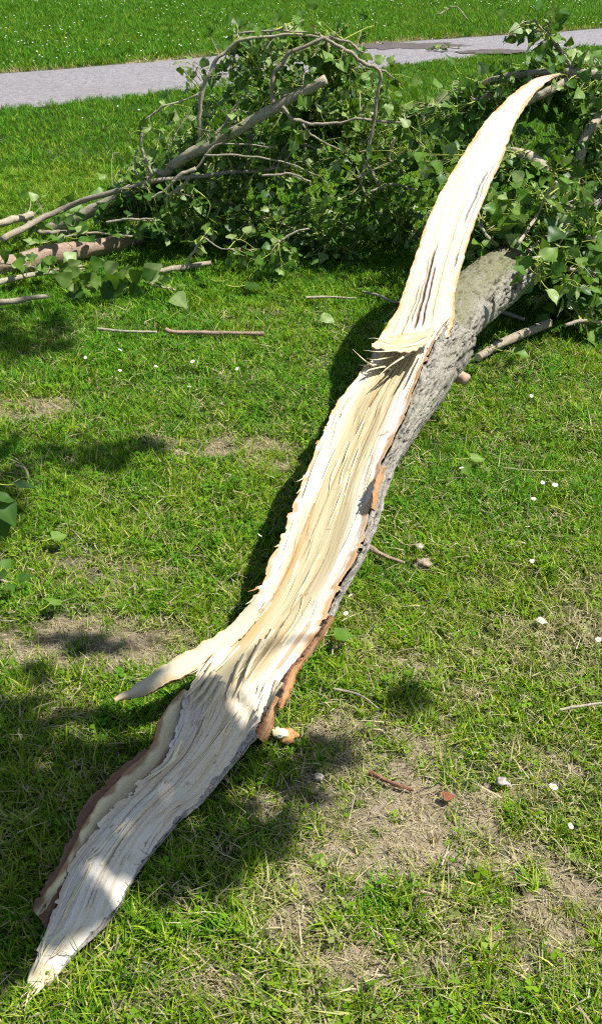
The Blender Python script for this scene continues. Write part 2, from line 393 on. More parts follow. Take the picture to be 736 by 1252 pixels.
# ------------------------------------------------------------------ lawn: tufts scattered by point clouds
def blade_tuft(seed, nb, rad, h0, h1, w0, w1, lay=0.5, seg=3, clover=0):
    r = np.random.default_rng(seed); B = Bag(); AL = []
    V_all = []; F_all = []; T_all = []; A_all = []; n0 = 0
    for _ in range(nb):
        a = r.uniform(0, 2 * math.pi); q = rad * math.sqrt(r.uniform()); x, y = q * math.cos(a), q * math.sin(a)
        h = r.uniform(h0, h1); w = r.uniform(w0, w1); d = r.uniform(0, 2 * math.pi); bend = h * r.uniform(.15, 1.0) * lay * 2
        side = np.array([-math.sin(d), math.cos(d), 0]); fw = np.array([math.cos(d), math.sin(d), 0])
        tw = r.uniform(-.7, .7); tint = np.clip(r.normal(.45, .32), 0, 1)
        pts = []
        for k in range(seg + 1):
            t = k / seg
            c = np.array([x, y, 0]) + fw * bend * t ** 1.7 + np.array([0, 0, 1]) * h * (t - .25 * lay * t * t)
            c[2] -= .004
            s = side * math.cos(tw * t) + np.array([0, 0, 1]) * math.sin(tw * t) * .4
            ww_ = w * (1 - t ** 1.6) * .5 + .0002
            pts += [c - s * ww_, c + s * ww_]
        V_all += pts; T_all += [tint] * len(pts); A_all += [k / seg for k in range(seg + 1) for _ in (0, 1)]
        for k in range(seg): F_all.append((n0 + 2 * k, n0 + 2 * k + 1, n0 + 2 * k + 3, n0 + 2 * k + 2))
        n0 += len(pts)
    for _ in range(clover):                # trefoil leaflets of clover and small weeds
        a = r.uniform(0, 2 * math.pi); q = rad * 1.3 * math.sqrt(r.uniform()); c = np.array([q * math.cos(a), q * math.sin(a), r.uniform(.012, .03)])
        tint = r.uniform(.2, .6); a0 = r.uniform(0, 6.28)
        for k in range(3):
            d = a0 + k * 2.094; L_ = r.uniform(.007, .012); fw = np.array([math.cos(d), math.sin(d), r.uniform(-.15, .35)]); sd = np.array([-math.sin(d), math.cos(d), 0])
            V_all += [c, c + fw * L_ * .6 - sd * L_ * .45, c + fw * L_, c + fw * L_ * .6 + sd * L_ * .45]
            T_all += [tint] * 4; A_all += [.6] * 4; F_all.append((n0, n0 + 1, n0 + 2, n0 + 3)); n0 += 4
    return mesh_np('tuft', np.array(V_all), np.array(F_all), M_GRASS, None, True, floats={'tint': T_all, 'along': A_all})
def tuft_collection(name, meshes):
    c = bpy.data.collections.new(name)
    for k, m in enumerate(meshes):
        o = bpy.data.objects.new('%s_%02d' % (name, k), m); c.objects.link(o)
    return c
def scatter(name, P, scale, dry, coll, ncoll, seed, tilt=.25, label=None, cat=None):
    r = np.random.default_rng(seed); n = len(P)
    me = bpy.data.meshes.new(name); me.vertices.add(n); me.vertices.foreach_set('co', np.asarray(P, np.float32).ravel())
    rot = np.stack([r.normal(0, tilt, n), r.normal(0, tilt, n), r.uniform(0, 6.283, n)], 1).astype(np.float32)
    for nm, ty, d, key in (('rot', 'FLOAT_VECTOR', rot, 'vector'), ('scl', 'FLOAT', scale, 'value'), ('dry', 'FLOAT', dry, 'value')):
        a = me.attributes.new(nm, ty, 'POINT'); a.data.foreach_set(key, np.asarray(d, np.float32).ravel())
    a = me.attributes.new('pick', 'INT', 'POINT'); a.data.foreach_set('value', r.integers(0, ncoll, n).astype(np.int32))
    me.update()
    o = obj(name, me, kind='stuff', label=label, category=cat)
    ng = bpy.data.node_groups.new(name, 'GeometryNodeTree')
    ng.interface.new_socket('Geometry', in_out='INPUT', socket_type='NodeSocketGeometry')
    ng.interface.new_socket('Geometry', in_out='OUTPUT', socket_type='NodeSocketGeometry')
    gi = ng.nodes.new('NodeGroupInput'); go = ng.nodes.new('NodeGroupOutput')
    m2p = ng.nodes.new('GeometryNodeMeshToPoints'); ins = ng.nodes.new('GeometryNodeInstanceOnPoints')
    ci = ng.nodes.new('GeometryNodeCollectionInfo'); ci.inputs[0].default_value = coll
    ci.inputs['Separate Children'].default_value = True; ci.inputs['Reset Children'].default_value = True
    def attr(nm, ty):
        q = ng.nodes.new('GeometryNodeInputNamedAttribute'); q.data_type = ty; q.inputs[0].default_value = nm
        return [s for s in q.outputs if s.enabled and s.name == 'Attribute'][0]
    l = ng.links
    l.new(gi.outputs[0], m2p.inputs[0]); l.new(m2p.outputs[0], ins.inputs['Points']); l.new(ci.outputs[0], ins.inputs['Instance'])
    ins.inputs['Pick Instance'].default_value = True
    l.new(attr('pick', 'INT'), ins.inputs['Instance Index'])
    e2r = ng.nodes.new('FunctionNodeEulerToRotation'); l.new(attr('rot', 'FLOAT_VECTOR'), e2r.inputs[0])
    l.new(e2r.outputs[0], ins.inputs['Rotation']); l.new(attr('scl', 'FLOAT'), ins.inputs['Scale']); l.new(ins.outputs[0], go.inputs[0])
    md = o.modifiers.new('scatter', 'NODES'); md.node_group = ng
    return o

C_NEAR = tuft_collection('tuft_near', [blade_tuft(100 + k, 16, .018, .013, .036,   .0018, .0036, .75, 3, 1 if k % 5 == 0 else 0) for k in range(10)])
C_TALL = tuft_collection('tuft_tall', [blade_tuft(150 + k, 8, .014, .035, .075, .0020, .0035, .5, 4) for k in range(5)])
C_STRAW = tuft_collection('straw_bit', [blade_tuft(200 + k, 7, .03, .004, .011, .0012, .0026, 3.0, 3) for k in range(6)])
C_FAR = tuft_collection('tuft_far', [blade_tuft(300 + k, 18, .05, .028, .062, .004, .008, .6, 2) for k in range(6)])

def sample_area(y0, y1, dens, margin, seed):
    r = np.random.default_rng(seed)
    hw = lambda y: (368 / FPX) * (np.hypot(y, 1.6)) * 1.04 + margin
    w = hw(y1); n = int(dens * 2 * w * (y1 - y0))
    P = np.stack([r.uniform(-w, w, n), r.uniform(y0, y1, n), np.zeros(n)], 1)
    return P[np.abs(P[:, 0]) < hw(P[:, 1])], r
def lawn(name, y0, y1, dens, margin, seed, coll, nc, smin, smax, label, keep=1.0, straw=False, side=None):
    P, r = sample_area(y0, y1, dens, margin, seed)
    u, yn, yf = path_side(P)
    b = bare_map(P)
    e = .05 * fbm(P[:, 0] * 3, P[:, 1] * 3, 0, 77, 3)
    ok = (u < 0.0 + e) if side == 'near' else ((u > 1.0 + e) if side == 'far' else ((u < e) | (u > 1 + e)))
    if straw: ok &= r.uniform(size=len(P)) < (.17 + .83 * b)
    else: ok &= r.uniform(size=len(P)) > b * .86
    ok &= r.uniform(size=len(P)) < keep
    P = P[ok]; b = b[ok]; u = u[ok]; yf = yf[ok]
    P[:, 2] = gz(P[:, 0], P[:, 1]) + ((.004 + .016 * (1 - b) * r.uniform(size=len(P))) if straw else 0)
    big = fbm(P[:, 0] * 1.3, P[:, 1] * 1.3, 0, 51, 3); small = fbm(P[:, 0] * 8, P[:, 1] * 8, 0, 52, 3)
    fore = np.interp(P[:, 1], [1.0, 2.2, 3.2, 4.4, 7, 9], [.56, .46, .28, .15, .18, -.08])
    dry = fore + .34 * big + .34 * small + .45 * b + 1.1 * np.clip(1 - np.abs(P[:, 1] - yf) / .45, 0, 1) * (u > .9)
    if straw: dry = dry + 1.0
    sc = r.uniform(smin, smax, len(P)) * (1 + .3 * fbm(P[:, 0] * 5, P[:, 1] * 5, 0, 53, 2)) * (1 - .3 * b)
    return scatter(name, P, sc, dry, coll, nc, seed + 1, label=label, cat='grass')
lawn('grass', .75, 3.3, 3000, .55, 61, C_NEAR, 10, .75, 1.35, 'short sunlit mown lawn grass around the split trunk')
lawn('grass', 3.3, 7.2, 1900, .8, 62, C_NEAR, 10, .9, 1.5, 'short green lawn grass between the split trunk and the path', side='near')
lawn('grass', 7.2, 13.2, 560, 1.3, 63, C_FAR, 6, .6, 1.0, 'lawn grass strip on the near side of the gravel path', side='near')
lawn('grass', 8.0, 30, 420, 1.8, 64, C_FAR, 6, .9, 1.5, 'bright green taller lawn on the far side of the path', side='far')
lawn('tall_grass', .75, 5.2, 90, .5, 65, C_TALL, 5, .7, 1.25, 'scattered longer grass blades standing above the mown lawn')
def crumb(seed):
    r = np.random.default_rng(seed); u, v = np.meshgrid(np.linspace(0, 2 * math.pi, 7)[:-1], np.linspace(0, math.pi, 5)); q = r.uniform(.6, 1.3, u.shape); q[0] = q[0, 0]; q[-1] = q[-1, 0]
    V = np.stack([np.cos(u) * np.sin(v) * q, np.sin(u) * np.sin(v) * q, np.cos(v) * q * .7], 2).reshape(-1, 3) * .0024
    return mesh_np('crumb', V, grid_faces(6, 5, True), M_CLOD, smooth=False)
C_CRUMB = tuft_collection('crumb', [crumb(k) for k in range(6)])
Pc, rc = sample_area(.75, 4.2, 5200, .3, 67); bc = bare_map(Pc); Pc = Pc[rc.uniform(size=len(Pc)) < bc ** 1.2]; Pc[:, 2] = gz(Pc[:, 0], Pc[:, 1]) + .001
scatter('soil_crumbs', Pc, rc.uniform(.35, 1.0, len(Pc)) ** 2 * 1.9, np.zeros(len(Pc)), C_CRUMB, 6, 68, label='crumbs of dry brown soil on the worn patches', cat='soil')
lawn('dry_grass', .75, 4.6, 4400, .5, 66, C_STRAW, 6, .7, 1.5, 'dry straw coloured grass clippings lying on the bare patches', straw=True)

# ------------------------------------------------------------------ the split trunk
LIMB = thing('fallen_tree_limb', 'big split grey trunk with long torn cream wood face and leafy crown at right', 'tree limb', (0, 0, 0))
# left edge px, right edge px, height of the torn face, depth of the belly below it, outer bark px
ST = [((38, 1196), (58, 1206), .010, .006, (60, 1207)), ((50, 1160), (91, 1165), .022, .014, (93, 1167)), ((65, 1133), (131, 1126), .034, .022, (132, 1130)),
      ((85, 1074), (158, 1078), .050, .032, (160, 1080)), ((104, 1035), (190, 1033), .065, .042, (193, 1036)), ((131, 996), (227, 993), .080, .055, (231, 996)),
      ((166, 963), (251, 970), .095, .066, (256, 973)), ((204, 925), (287, 923), .108, .08, (293, 926)), ((221, 882), (318, 881), .122, .095, (327, 884)),
      ((233, 842), (333, 848), .136, .108, (342, 850)), ((262, 797), (366, 805), .146, .12, (373, 807)), ((289, 757), (395, 765), .154, .13, (402, 766)),
      ((311, 728), (414, 725), .168, .14, (420, 727)), ((331, 684), (437, 682), .192, .155, (444, 684)), ((352, 631), (453, 636), .222, .17, (461, 640)),
      ((370, 592), (461, 588), .247, .185, (476, 592)), ((385, 553), (478, 548), .267, .195, (493, 553)), ((401, 516), (494, 514), .287, .205, (519, 511)),
      ((413, 490), (506, 480), .305, .21, (533, 486)), ((433, 465), (518, 449), .325, .215, (553, 456)), ((449, 442), (530, 424), .345, .22, (562, 434)),
      ((466, 410), (550, 392), .372, .23, (582, 408))]
Lp = np.array([at(*s[0], s[2] + .004) for s in ST]); RK = np.interp(range(len(ST)), [0, 4, 8, 10, 13], [.5, .42, .45, .75, 1])
Rp = np.array([at(*s[1], s[2] * f) for s, f in zip(ST, RK)])
Op = np.array([at(*s[4], (s[2] - s[3] * .32) * (f if f < .99 else 1)) for s, f in zip(ST, RK)]); TH = np.array([s[3] for s in ST]); HH = np.array([s[2] for s in ST])
NV, NU = 620, 150
Lc, Rc, Oc = catmull(Lp, NV), catmull(Rp, NV), catmull(Op, NV)
tt = np.linspace(0, 1, NV); k_st = np.linspace(0, len(ST) - 1, NV)
th = np.interp(k_st, range(len(ST)), TH)
mid = .5 * (Lc + Rc); alen = np.concatenate([[0], np.cumsum(np.linalg.norm(np.diff(mid, axis=0), axis=1))])
# ragged edges
wdir = (Rc - Lc); wid = np.linalg.norm(wdir, axis=1); wdir /= wid[:, None]; Ls, ws = Lc.copy(), wid.copy()
rl = .010 * fbm(alen * 14, 0, 0, 61, 4) + .004 * np.sign(noise(alen * 60, 0, 0, 62)) * (noise(alen * 25, 5, 0, 63) > .25)
rr_ = .009 * fbm(alen * 15, 3, 0, 64, 4) + .004 * np.sign(noise(alen * 55, 3, 0, 65)) * (noise(alen * 22, 5, 0, 66) > .25)
lowk = (1 - sstep(8.2, 9.6, k_st))
stepn = lambda f, sd: np.interp(alen * f % 1, [0, .12, 1], [1, 0, 1]) * (.5 + .5 * noise(np.floor(alen * f) * 3.7, sd, 0, 69))
rl = rl + lowk * (.012 * (stepn(9, 1) - .4) + .006 * (stepn(23, 2) - .4)); rr_ = rr_ + lowk * (-.016 * (stepn(8, 3) - .4) - .007 * (stepn(21, 4) - .4))
Lc = Lc + wdir * (rl * np.clip(wid / .1, .2, 1))[:, None]; Rc = Rc + wdir * (rr_ * np.clip(wid / .1, .2, 1))[:, None]
wid = np.linalg.norm(Rc - Lc, axis=1)
uu = np.linspace(0, 1, NU)
Pf = Lc[:, None] * (1 - uu[None, :, None]) + Rc[:, None] * uu[None, :, None]
acr = ((Pf - Ls[:, None]) * wdir[:, None]).sum(2) - .5 * ws[:, None]                    # metres across the grain from the middle
al = np.broadcast_to(alen[:, None], acr.shape)
ks = np.broadcast_to(k_st[:, None], acr.shape); U = np.broadcast_to(uu[None], acr.shape)
U0 = U; Us = (acr + .5 * ws[:, None]) / ws[:, None]
def fib(s, l, fs, fl, seed): return noise(s * fs, l * fl, 0, seed)
low = 1 - sstep(8.2, 9.6, ks)                            # the lower tongue
rid = .0040 * fib(acr, al, 42, 1.6, 1) + .0026 * fib(acr, al, 110, 2.6, 2) + .0014 * fib(acr, al, 260, 5, 3) + .0006 * fib(acr, al, 520, 9, 4)
tear = sstep(-.15, .45, fbm(acr * 9, al * 1.1, 0, 43, 3)); rid = rid * (.10 + .50 * tear + .08 * low) + low * (.0011 * fib(acr, al, 230, 2.2, 44) + .0007 * fib(acr, al, 480, 4, 45))
# wavy hollow with sharp ledges of torn fibre
led = fib(acr, al, 22, .9, 6)
rid = rid + .0007 * sstep(.0, .35, led) + .0005 * sstep(.3, .42, fib(acr, al, 36, 1.3, 7))
edge = np.minimum(U, 1 - U)
hollow = -.020 * np.sin(np.pi * U) * sstep(10, 13, ks) + .018 * np.sin(np.pi * U) * low
step_up = .009 * sstep(0, 1, (ks - (8.9 + .5 * fib(acr, al, 60, 0, 12) + .3 * fib(acr, al, 170, 0, 13))) / .12)      # torn step where the tongue begins
jag = .9 * fib(acr, al, 70, .4, 15) + .5 * fib(acr, al, 190, .5, 16) + .25 * fib(acr, al, 420, .6, 17)
for (k0, ua, ub, hh_) in ((11.2, .50, .95, .0042), (13.6, .06, .40, .0036), (17.2, .30, .62, .0045), (15.4, .62, .92, .003), (6.2, .30, .70, .003), (3.6, .45, .95, .003), (7.8, .0, .35, .0045), (19.0, .10, .50, .004)):
    win = sstep(ua - .12, ua + .06, Us) * sstep(ub + .12, ub - .06, Us); q_ = (ks - k0 - jag)
    rid = rid + hh_ * win * sstep(0, .10, q_) * sstep(3.2, .6, q_)
lip = .012 * sstep(.10, .0, 1 - U) * sstep(10, 12, ks)
z = rid * np.clip(edge * 14, .15, 1) + hollow + (step_up - .0045) * np.clip(edge * 10, 0, 1) + lip
z *= np.clip(th[:, None] / .03, .2, 1)
# long checks along the grain
crack = np.zeros_like(z)
for (s0, s1, u0, u1, w, dp) in ((16.4, 19.6, .40, .50, .0022, .018), (13.0, 16.2, .33, .40, .0016, .008), (14.2, 18.2, .56, .60, .0014, .008), (10.6, 13.5, .52, .60, .0016, .009),
                                (9.2, 11.2, .60, .52, .003, .016), (2.0, 6.5, .50, .56, .0014, .007), (4.2, 8.0, .32, .28, .0018, .010),
                                (11.5, 15.5, .22, .25, .0016, .008), (16.6, 19, .68, .72, .0018, .010)):
    f = np.clip((ks - s0) / (s1 - s0), 0, 1); uc = u0 + (u1 - u0) * f + .006 * noise(al * 5, s0, 0, 14)
    q = np.exp(-((Us - uc) * ws[:, None] / w) ** 2) * ((ks > s0) & (ks < s1)) * sstep(0, .12, f) * sstep(0, .12, 1 - f)
    z -= .5 * dp * q; crack = np.maximum(crack, q)
Pf[..., 2] += z
# colour of the wood itself: cream sapwood, olive-yellow heart, orange and brown streaks
def C(*c): return np.array(c)
sap = C(.61, .555, .45); heart = C(.34, .285, .135); white = C(.70, .655, .565); orange = C(.46, .24, .075); brown = C(.13, .05, .03)
wob = .05 * fbm(acr * 20, al * 2, 0, 21, 3) + .05 * fib(acr, al, 90, 1.5, 22)
hm = sstep(.14, .26, Us + .6 * wob) * sstep(.20, .36, 1 - Us + .6 * wob) * sstep(8.6, 9.8, ks + 4 * wob) 
col = sap * np.ones(z.shape + (1,))
def blend(c, a, m): return c * (1 - m[..., None]) + a * m[..., None]
col = blend(col, white, np.maximum(.75 * sstep(-.1, .4, fib(acr, al, 55, 1.2, 23)), .85 * low))
col = blend(col, heart * .5 + sap * .5, .6 * hm + 0 * z); col = blend(col, heart, hm * (.70 + .28 * sstep(-.3, .5, fib(acr, al, 60, 1.0, 24))))
col = blend(col, C(.44, .40, .25), hm * .4 * sstep(.1, .5, fib(acr, al, 38, .8, 25)))
col = blend(col, orange, .85 * np.exp(-((Us - .30 - .04 * noise(al * 2.5, 1, 0, 26)) / .05) ** 2) * sstep(9.8, 10.6, ks) * sstep(16, 13, ks) * (.25 + .6 * sstep(-.2, .3, fib(acr, al, 140, 2.5, 27))))
col = blend(col, orange, .55 * np.exp(-((Us - .25) / .03) ** 2) * sstep(12, 13, ks) * sstep(18, 16, ks) * sstep(0, .3, fib(acr, al, 180, 2, 28)))
col = blend(col, orange * .8, .7 * sstep(.35, .55, fib(acr, al, 75, 2.2, 29)) * sstep(8.8, 9.4, ks) * sstep(11.5, 10.5, ks))
col = blend(col, C(.58, .49, .36), .5 * sstep(.15, .6, fib(acr, al, 120, 2.0, 30)) * low)
col = blend(col, C(.52, .43, .31), .6 * sstep(.15, .5, fib(acr, al, 330, 3.2, 36)) * low * (.35 + .65 * tear)); col = blend(col, C(.56, .45, .27), .5 * sstep(.0, .5, fbm(acr * 14, al * 4, 0, 37, 3)) * low)
col = blend(col, C(.46, .34, .22), .35 * sstep(.45, .62, fib(acr, al, 200, 6, 32)) * low)
col = blend(col, C(.27, .17, .09), np.clip(crack, 0, .65) * sstep(8.8, 9.4, ks)); col = blend(col, brown * 1.6, np.clip(crack * 1.2, 0, .95) * sstep(16.3, 16.8, ks) * sstep(.62, .55, U)); col = blend(col, C(.42, .33, .23), np.clip(crack, 0, .5) * low)
col = blend(col, orange, .8 * sstep(.022, .004, (1 - U) * wid[:, None] + .01 * noise(al * 40, 2, 0, 33)) * sstep(9, 11, ks))
col = blend(col, orange * 1.1, .7 * sstep(.012, .002, U * wid[:, None] + .008 * noise(al * 40, 2, 0, 34)) * sstep(11, 12, ks))
spots = sstep(.70, .78, fbm(acr * 70, al * 45, 0, 35, 2)); col = blend(col, C(.28, .16, .08), .8 * spots)
obj('torn_face', mesh_np('torn_face', Pf.reshape(-1, 3), grid_faces(NU, NV), M_WOOD, cols={'Col': col.reshape(-1, 3)},
    uv=np.stack([acr.ravel(), al.ravel(), 0 * al.ravel()], 1)), LIMB)

# bark belly: from the right edge round below to the left edge
NB = 84
bot = np.clip(HH - TH, .0, None); bz = np.interp(k_st, range(len(ST)), bot)
tk_ = np.interp(k_st, [0, 10, 16, 19, 21], [.28, .25, .20, .10, .06])[:, None]
Bo = Oc * .52 + Lc * .48; Bo[:, 2] = bz
B1 = Oc * (1 - tk_) + Lc * tk_; B1[:, 2] = .6 * bz + .4 * Oc[:, 2]
B2 = Oc * .22 + Lc * .78; B2[:, 2] = .5 * bz + .5 * Lc[:, 2]
ctrl = np.stack([Rc, Oc * .62 + Rc * .38 + np.array([0, 0, .004]), Oc, B1, Bo, B2, Lc], 1)
ring = np.array([catmull(ctrl[i], NB) for i in range(NV)])
ring[:, 0] = Rc + np.array([0, 0, .002]); ring[:, -1] = Lc
tan = np.gradient(ring, axis=1); tv = np.gradient(ring, axis=0); nb_ = np.cross(tan, tv); nb_ /= np.linalg.norm(nb_, axis=2)[..., None] + 1e-9
arc = np.cumsum(np.linalg.norm(np.diff(ring, axis=1, prepend=ring[:, :1]), axis=2), axis=1); ab = np.broadcast_to(alen[:, None], arc.shape)
def bark_relief(a, l, seed=0):
    n = fbm(a * 60, l * 15, 0, 71 + seed, 4); r1 = np.abs(fbm(a * 75 + 5, l * 13, 0, 81 + seed, 3))
    ck = sstep(.17, .04, r1) * sstep(-.35, .15, fbm(a * 25, l * 15, 0, 83 + seed, 2))
    return .0065 * n - .010 * ck + .0025 * fbm(a * 120, l * 90, 0, 91 + seed, 2), ck
rel, ck = bark_relief(arc, ab)
fade = np.clip(th / .1, .15, 1)[:, None] * np.clip(np.minimum(np.arange(NB), NB - 1 - np.arange(NB)) / 4, 0, 1)[None]
sgn = np.sign((nb_[NV // 2, NB // 3] * np.array([1, 0, 0])).sum())
ring = ring + nb_ * (sgn * rel * fade)[..., None]
rim = sstep(.016, .004, arc + .010 * noise(ab * 30, 1, 0, 5))
lic = np.clip(.25 + .5 * fbm(arc * 9, ab * 5, 0, 6, 3), 0, 1) * sstep(14, 19, np.broadcast_to(k_st[:, None], arc.shape))
bark_o = obj('bark', mesh_np('bark', ring.reshape(-1, 3), grid_faces(NB, NV), M_BARK, floats={'crack': (ck * .9).ravel(), 'lichen': (lic * .6).ravel()}), LIMB)
bark_o['label'] = 'rough grey fissured bark on the right flank of the split trunk'

# round trunk running on into the crown
ax_px = [((502, 480), .195), ((524, 438), .21), ((546, 398), .225), ((576, 368), .235), ((606, 343), .25), ((640, 314), .28), ((700, 262), .38), ((770, 205), .48)]
axp = catmull([at(*p, h) for p, h in ax_px], 360)
NS = 110
rad = np.interp(np.linspace(0, 1, 360), [0, .12, .3, .58, .70, .82, 1], [.075, .094, .104, .108, .095, .06, .03])
Vt, Ft = tube_np(axp, 1.0, NS, cap=False)
Vt = Vt.reshape(360, NS, 3); dirv = Vt - axp[:, None]
ang = np.arange(NS) / NS * 2 * math.pi; lt = np.concatenate([[0], np.cumsum(np.linalg.norm(np.diff(axp, axis=0), axis=1))])
# periodic relief round the trunk
cx_, sx_ = np.cos(ang)[None] * .12, np.sin(ang)[None] * .12; lt_ = lt[:, None]
n_ = fbm(cx_ * 66, sx_ * 66, lt_ * 18, 171, 4); r1 = np.abs(fbm(cx_ * 72 + 5, sx_ * 72, lt_ * 14, 181, 3)); ck = sstep(.15, .03, r1) * sstep(-.35, .15, fbm(cx_ * 25, sx_ * 25, lt_ * 20, 183, 2))
rel = .006 * n_ - .009 * ck + .003 * fbm(cx_ * 120, sx_ * 120, lt_ * 100, 191, 2)
Vt = axp[:, None] + dirv * (rad[:, None] + rel)[..., None]
up = dirv[..., 2]
licht = np.clip(sstep(-.1, .8, up - .3 * dirv[..., 0]) + .5 * fbm(cx_ * 20, sx_ * 20, lt_ * 8, 7, 3), 0, 1) * sstep(.25, .45, lt_ * np.ones_like(up))
o = obj('trunk', mesh_np('trunk', Vt.reshape(-1, 3), grid_faces(NS, 360, True), M_BARK, floats={'crack': (ck * .9).ravel(), 'lichen': (.7 * licht).ravel()}), LIMB)
o['label'] = 'round mossy grey trunk running from the split into the crown'

# ------------------------------------------------------------------ a torn slab of wood: wood on its front, bark on its back
def slab(name, Lq, Rq, thick, parent, tone, seed, nv=260, nu=70, curl=0.0, back=M_BARK, label=None, lift=None, rimcol=orange, grain=1.0, rag=1.0):
    Lq, Rq = catmull(Lq, nv), catmull(Rq, nv)
    m_ = .5 * (Lq + Rq); al_ = np.concatenate([[0], np.cumsum(np.linalg.norm(np.diff(m_, axis=0), axis=1))])
    wd = Rq - Lq; w_ = np.linalg.norm(wd, axis=1) + 1e-6; wd = wd / w_[:, None]; L0, w0_ = Lq.copy(), w_.copy()
    Lq = Lq + wd * (.006 * rag * fbm(al_ * 18 * (1 + rag), 0, 0, seed, 4) * np.clip(w_ / .06, .1, 1))[:, None]; Rq = Rq + wd * (.006 * rag * fbm(al_ * 18 * (1 + rag), 3, 0, seed + 1, 4) * np.clip(w_ / .06, .1, 1))[:, None]
    w_ = np.linalg.norm(Rq - Lq, axis=1)
    tg = np.gradient(m_, axis=0); tg /= np.linalg.norm(tg, axis=1)[:, None]
    nn = np.cross(wd, tg); nn *= np.sign(nn[:, 2:3].mean() if abs(nn[:, 2].mean()) > .05 else -nn[:, 1:2].mean())
    u_ = np.linspace(0, 1, nu); Q = Lq[:, None] * (1 - u_[None, :, None]) + Rq[:, None] * u_[None, :, None]
    ac = ((Q - L0[:, None]) * wd[:, None]).sum(2) - .5 * w0_[:, None]; A = np.broadcast_to(al_[:, None], ac.shape); UU = np.broadcast_to(u_[None], ac.shape)
    zz = grain * .6 * (.0035 * fib(ac, A, 45, 1.6, seed + 2) + .0024 * fib(ac, A, 120, 2.5, seed + 3) + .0012 * fib(ac, A, 300, 5, seed + 4)) + curl * (np.sin(np.pi * UU))
    f_ = np.linspace(0, 1, nv)[:, None] * np.ones_like(ac)
    cc = tone(ac, A, UU, f_, w_, seed); 
    zz = zz + cc[1]; colr = cc[0]
    ed = np.clip(np.minimum(UU, 1 - UU) * 12, 0.1, 1); zz = zz * ed
    Qf = Q + nn[:, None] * zz[..., None]
    colr = blend(colr, rimcol, .85 * sstep(.012, .002, UU * w_[:, None] + .007 * noise(A * 40, 2, 0, seed + 5)))
    colr = blend(colr, rimcol, .85 * sstep(.014, .002, (1 - UU) * w_[:, None] + .007 * noise(A * 40, 2, 0, seed + 6)))
    o = obj(name, mesh_np(name, Qf.reshape(-1, 3), grid_faces(nu, nv), M_WOOD, cols={'Col': colr.reshape(-1, 3)}, uv=np.stack([ac.ravel(), A.ravel(), 0 * A.ravel()], 1)), parent)
    if label: o['label'] = label
    tk = np.interp(np.linspace(0, 1, nv), np.linspace(0, 1, len(thick)), thick)
    ph = np.linspace(0, math.pi, 30)
    c1 = .5 * (Lq + Rq)
    Bk = c1[:, None] + (Rq - c1)[:, None] * np.cos(ph)[None, :, None] * (1 + .04 * np.sin(ph))[None, :, None] - nn[:, None] * (tk[:, None] * np.sin(ph)[None] ** .7)[..., None]
    rl2, ck2 = bark_relief(np.broadcast_to(ph[None] * .05, (nv, 30)), np.broadcast_to(al_[:, None], (nv, 30)), seed)
    Bk = Bk - nn[:, None] * (rl2 * np.sin(ph)[None] * .8)[..., None]
    bo = obj('bark' if back in (M_BARK, M_OUTER) else 'underside', mesh_np('bark', Bk.reshape(-1, 3), grid_faces(30, nv), back, floats={'crack': (ck2 * .7).ravel(), 'lichen': np.zeros(ck2.size)}), o)
    return o, Lq, Rq

def tilt_plane(x, y, y0=3.42, z0=.366, k=.46, bend=.0):
    r = ray(x, y); O = np.array([0, 0, CAM_H])
    t = (z0 - k * y0 - CAM_H) / (r[2] - k * r[1]); return O + r * t
SPL = [((455, 437), (548, 412)), ((466, 408), (554, 389)), ((486, 377), (557, 353)), ((497, 345), (567, 315)), ((507, 314), (578, 278)), ((532, 247), (596, 232)), ((557, 204), (612, 197)), ((588, 155), (629, 152)), ((624, 116), (649, 120)), ((652, 97), (667, 101)), ((684, 89), (685, 91))]
def tone_spire(ac, A, UU, f, w, seed):
    c = blend(sap * np.ones(ac.shape + (1,)), white, .8 * sstep(-.25, .4, fib(ac, A, 50, 1.1, seed + 11)))
    c = blend(c, C(.66, .54, .30), .6 * sstep(.1, .5, fib(ac, A, 42, .9, seed + 12)) * sstep(.25, .45, UU) * sstep(.02, .2, f) * sstep(.75, .4, f))
    c = blend(c, C(.74, .50, .25), .75 * sstep(.17, .06, UU) * sstep(.45, .2, f))
    zz = np.zeros_like(ac)
    for (f0, f1, u0, u1, w0, dp, cl) in ((.07, .42, .46, .36, .0045, .022, (.20, .11, .05)), (.08, .34, .55, .47, .003, .015, (.22, .04, .02)), (.1, .40, .38, .30, .002, .010, (.35, .25, .14)), (.05, .28, .30, .27, .0022, .010, (.45, .30, .1)),
                                         (.42, .58, .76, .80, .0042, .010, (.22, .21, .20)), (.30, .62, .86, .86, .002, .006, (.3, .25, .2)), (.28, .33, .86, .86, .004, .01, (.25, .22, .2)), (.05, .5, .68, .62, .0018, .007, (.42, .33, .22))):
        q_ = np.clip((f - f0) / (f1 - f0), 0, 1); uc = u0 + (u1 - u0) * q_ + .018 * noise(A * 14, f0 * 50, 0, seed + 13)
        q = np.exp(-((UU - uc) * w[:, None] / w0) ** 2) * ((f > f0) & (f < f1)) * sstep(0, .15, q_) * sstep(0, .15, 1 - q_)
        zz -= dp * q; c = blend(c, C(*cl), np.clip(q * 1.1, 0, .95))
    return c, zz
spire, _, _ = slab('upright_splinter', [tilt_plane(*a) for a, b in SPL], [tilt_plane(*b) for a, b in SPL], [.05, .075, .07, .06, .05, .04, .03, .02, .010, .004], LIMB, tone_spire, 400, 420, 110,
                   label='tall pointed cream splinter torn up from the trunk', rimcol=C(.60, .33, .12))
def tone_plain(a, b, k=.5):
    def f_(ac, A, UU, f, w, seed):
        return blend(C(*a) * np.ones(ac.shape + (1,)), C(*b), k * sstep(-.3, .4, fib(ac, A, 60, 1.5, seed + 11))), np.zeros_like(ac)
    return f_
